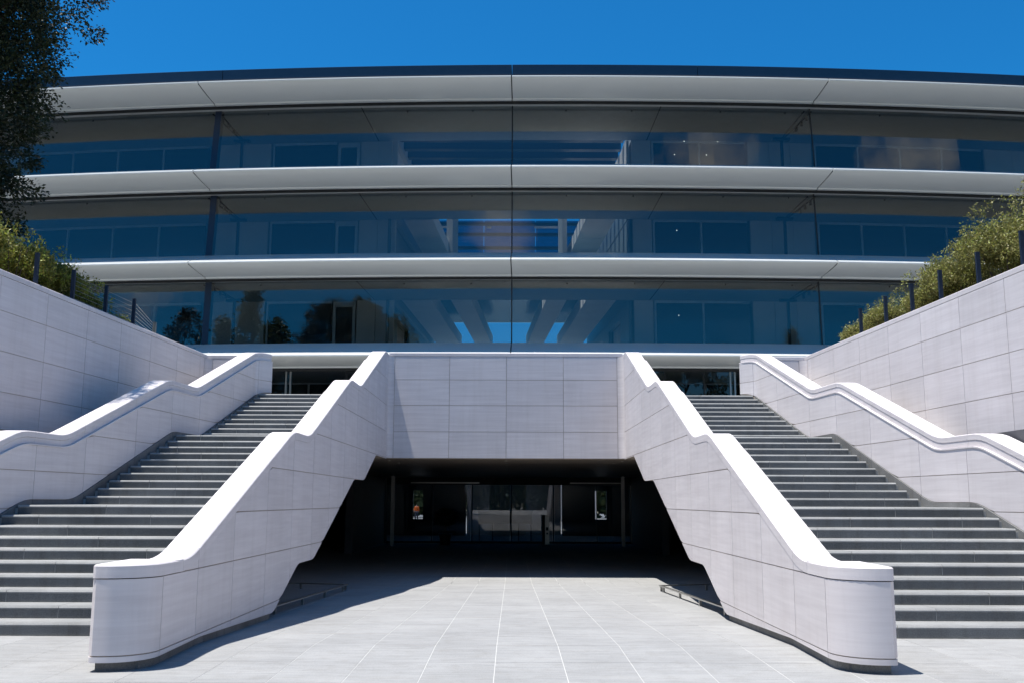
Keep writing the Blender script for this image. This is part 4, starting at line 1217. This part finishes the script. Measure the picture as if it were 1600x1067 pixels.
# trees on the far side of the forecourt, seen mirrored in the glass
behind = [
    ('conifer_tree', 'tall dark tree mirrored left of the thick facade column', (-46.6, -12, -0.1), 27.5, 4.6, 'round', 'leaf_oak'),
    ('conifer_tree', 'slim tree mirrored beside the thick facade column', (-41.5, -13, -0.1), 26, 3.2, 'cone', 'leaf_pine'),
    ('broadleaf_tree', 'tall pointed tree mirrored just right of the thick facade column', (-37.0, -12, -0.1), 30, 4.4, 'cone', 'leaf_tree'),
    ('broadleaf_tree', 'lower bushy tree mirrored next to the tall pointed one', (-33.0, -11, -0.1), 25, 3.4, 'round', 'leaf_tree'),
    ('conifer_tree', 'small conifer mirrored below the left dark window', (-28.6, -12, -0.1), 22.5, 3.0, 'cone', 'leaf_pine'),
    ('conifer_tree', 'smallest conifer mirrored in the left bay', (-25.6, -13, -0.1), 21.5, 2.2, 'cone', 'leaf_pine'),
    ('broadleaf_tree', 'dark rounded tree mirrored in the lowest glass near the atrium', (-21.6, -12, -0.1), 27, 3.8, 'round', 'leaf_oak'),
    ('broadleaf_tree', 'rounded tree mirrored closest to the atrium', (-16.6, -12, -0.1), 25, 3.6, 'round', 'leaf_tree'),
    ('conifer_tree', 'pointed conifer mirrored in the right bay', (34.5, -12, -0.1), 24, 3.0, 'cone', 'leaf_pine'),
    ('conifer_tree', 'low conifer mirrored left of the pointed one in the right bay', (28.0, -13, -0.1), 20, 2.6, 'cone', 'leaf_pine'),
    ('broadleaf_tree', 'round tree mirrored in the right entrance doors', (20.5, -14, -0.1), 18, 5.5, 'round', 'leaf_tree'),
    ('broadleaf_tree', 'dense dark tree mirrored in the left entrance doors', (-24, -17, -0.1), 19, 6.0, 'round', 'leaf_oak'),
    ('broadleaf_tree', 'low wide tree mirrored between the staircases', (-9, -30, -0.1), 12, 5.5, 'round', 'leaf_tree'),
]
for nm, lab, b, h, r, kd, mt in behind:
    h *= 0.98
    tree(lab, b, h, r, h * 0.12, M[mt], 230, 110, 0.34, 1.0, kind=kd, trunk_r=0.3, group='trees across the forecourt', name=nm)

# far woods on both sides close the view at the horizon
def woods(name, x0, x1, y, depth, z0, h, n, size):
    px = rng.uniform(x0, x1, n); py = y + rng.uniform(-1, 1, n) * depth
    prof_ = h * (0.72 + 0.16 * np.sin(px * 0.21 + 1.0) + 0.10 * np.sin(px * 0.53) + 0.06 * np.sin(px * 1.3 + 2))
    pz = z0 + prof_ * rng.uniform(0, 1, n) ** 0.6
    c = np.stack([px, py, pz], 1)
    me = leaves_mesh(name, c, rng.normal(size=(n, 3)), size, 0.8)
    me.materials.append(M['leaf_tree'])
    o = bpy.data.objects.new(name, me); C.objects.link(o); o['kind'] = 'stuff'
    o['label'] = 'far wooded edge'; return o
w1 = woods('woodland', -150, 150, -95, 6, -1.4, 13, 60000, 1.1); w1['label'] = 'dark woodland across the forecourt closing the horizon in reflections'; w1['category'] = 'woodland'
w2 = woods('hedge_mass', -40, 40, 126, 2.0, -0.5, 12.5, 40000, 0.8); w2['label'] = 'dark garden planting seen far beyond the lower lobby openings'; w2['category'] = 'hedge'

# potted round bush inside the underpass
pb = thing('potted_bush', 'dark clipped round bush in a black pot before the lobby glass', 'potted plant', (-3.15, 48.3, FZ))
m = MB()
for k in range(12):
    pass
prof = [(0.0, 0.0), (0.22, 0.0), (0.30, 0.45), (0.33, 0.47), (0.33, 0.52), (0.27, 0.52), (0.25, 0.46), (0.0, 0.46)]
n = 18
for r_, z_ in prof:
    for i in range(n):
        a = 2 * math.pi * i / n; m.v.append((-3.15 + r_ * math.cos(a), 48.3 + r_ * math.sin(a), FZ + z_))
for j in range(len(prof) - 1):
    for i in range(n):
        m.f.append((j * n + i, j * n + (i + 1) % n, (j + 1) * n + (i + 1) % n, (j + 1) * n + i))
obj('pot', m, M['pot'], pb)
obj('stem', MB().tube((-3.15, 48.3, FZ + 0.4), (-3.15, 48.3, FZ + 1.2), 0.03, 0.02), M['bark'], pb)
u = unit(5000); cc = np.array([-3.15, 48.3, FZ + 1.28]) + u * 0.5 * rng.uniform(0.8, 1.03, (5000, 1)) * np.array([1, 1, 0.85])
leafobj('foliage', leaves_mesh('foliage', cc, u + rng.normal(size=u.shape) * .8, 0.05), M['leaf_oak'], pb)

# ------------------------------------------------------------------ person in the court
def skin_figure(name, verts, edges, radii, mat, parent=None, root=0, level=1):
    me = bpy.data.meshes.new(name)
    me.from_pydata(verts, edges, []); me.update()
    o = bpy.data.objects.new(name, me); C.objects.link(o)
    sk = o.modifiers.new('skin', 'SKIN'); 
    if not me.skin_vertices: 
        bpy.context.view_layer.objects.active = o
    lay = me.skin_vertices[0].data if me.skin_vertices else None
    if lay:
        for i, r in enumerate(radii):
            lay[i].radius = (r, r) if not isinstance(r, tuple) else r
            lay[i].use_root = (i == root)
    ss = o.modifiers.new('sub', 'SUBSURF'); ss.levels = level; ss.render_levels = level
    dg = bpy.context.evaluated_depsgraph_get()
    me2 = bpy.data.meshes.new_from_object(o.evaluated_get(dg))
    o.modifiers.clear(); o.data = me2; me2.shade_smooth()
    me2.materials.clear(); me2.materials.append(mat)
    if parent is not None:
        o.parent = parent
        if parent.type == 'EMPTY': o.matrix_parent_inverse = Matrix.Translation(-Vector(parent.location))
    return o
PXp, PYp = -10.15, 108.0
def P3(x, y, z): return (PXp + x, PYp + y, FZ + z)
pe = thing('person', 'person in an orange top and dark trousers walking far off beyond the lower lobby', 'person', (PXp, PYp, FZ))
V = [(0, 0, .95), (0, 0, 1.12), (0, 0, 1.32), (0, 0, 1.45), (0, -.01, 1.53), (0, -.02, 1.64),
     (-.17, 0, 1.40), (-.24, .03, 1.14), (-.22, -.10, .92), (-.22, -.14, .84),
     (.17, 0, 1.40), (.24, -.03, 1.14), (.22, .08, .92), (.22, .12, .84),
     (-.09, 0, .90), (-.10, -.14, .50), (-.10, -.12, .08), (-.10, -.24, .04),
     (.09, 0, .90), (.10, .10, .50), (.10, .24, .10), (.10, .14, .04)]
E_ = [(0, 1), (1, 2), (2, 3), (3, 4), (4, 5), (3, 6), (6, 7), (7, 8), (8, 9), (3, 10), (10, 11), (11, 12), (12, 13), (0, 14), (14, 15), (15, 16), (16, 17), (0, 18), (18, 19), (19, 20), (20, 21)]
Rr = [(.15, .11), (.14, .10), (.16, .11), (.10, .08), .055, (.085, .1), .06, .045, .035, .03, .06, .045, .035, .03, .09, .065, .045, .035, .09, .065, .045, .035]
skin_figure('body', [P3(*v) for v in V], E_, Rr, M['skin'], pe)
Vt = [(0, 0, .90), (0, 0, 1.12), (0, 0, 1.32), (0, 0, 1.44), (-.17, 0, 1.41), (-.24, .03, 1.16), (-.23, -.06, 1.0), (.17, 0, 1.41), (.24, -.03, 1.16), (.23, .05, 1.0)]
skin_figure('shirt', [P3(*v) for v in Vt], [(0, 1), (1, 2), (2, 3), (3, 4), (4, 5), (5, 6), (3, 7), (7, 8), (8, 9)], [(.18, .14), (.17, .13), (.19, .14), (.12, .1), .085, .07, .06, .085, .07, .06], M['orange'], pe)
Vl = [(0, 0, .96), (-.09, 0, .88), (-.10, -.14, .50), (-.10, -.12, .1), (.09, 0, .88), (.10, .10, .50), (.10, .24, .12)]
skin_figure('trousers', [P3(*v) for v in Vl], [(0, 1), (1, 2), (2, 3), (0, 4), (4, 5), (5, 6)], [(.17, .13), .11, .085, .07, .11, .085, .07], M['navy'], pe)
m = MB(); mm = []
skin_figure('hair', [P3(0, .01, 1.66), P3(0, .02, 1.71)], [(0, 1)], [.11, .09], M['hair'], pe)

bpy.context.view_layer.update()
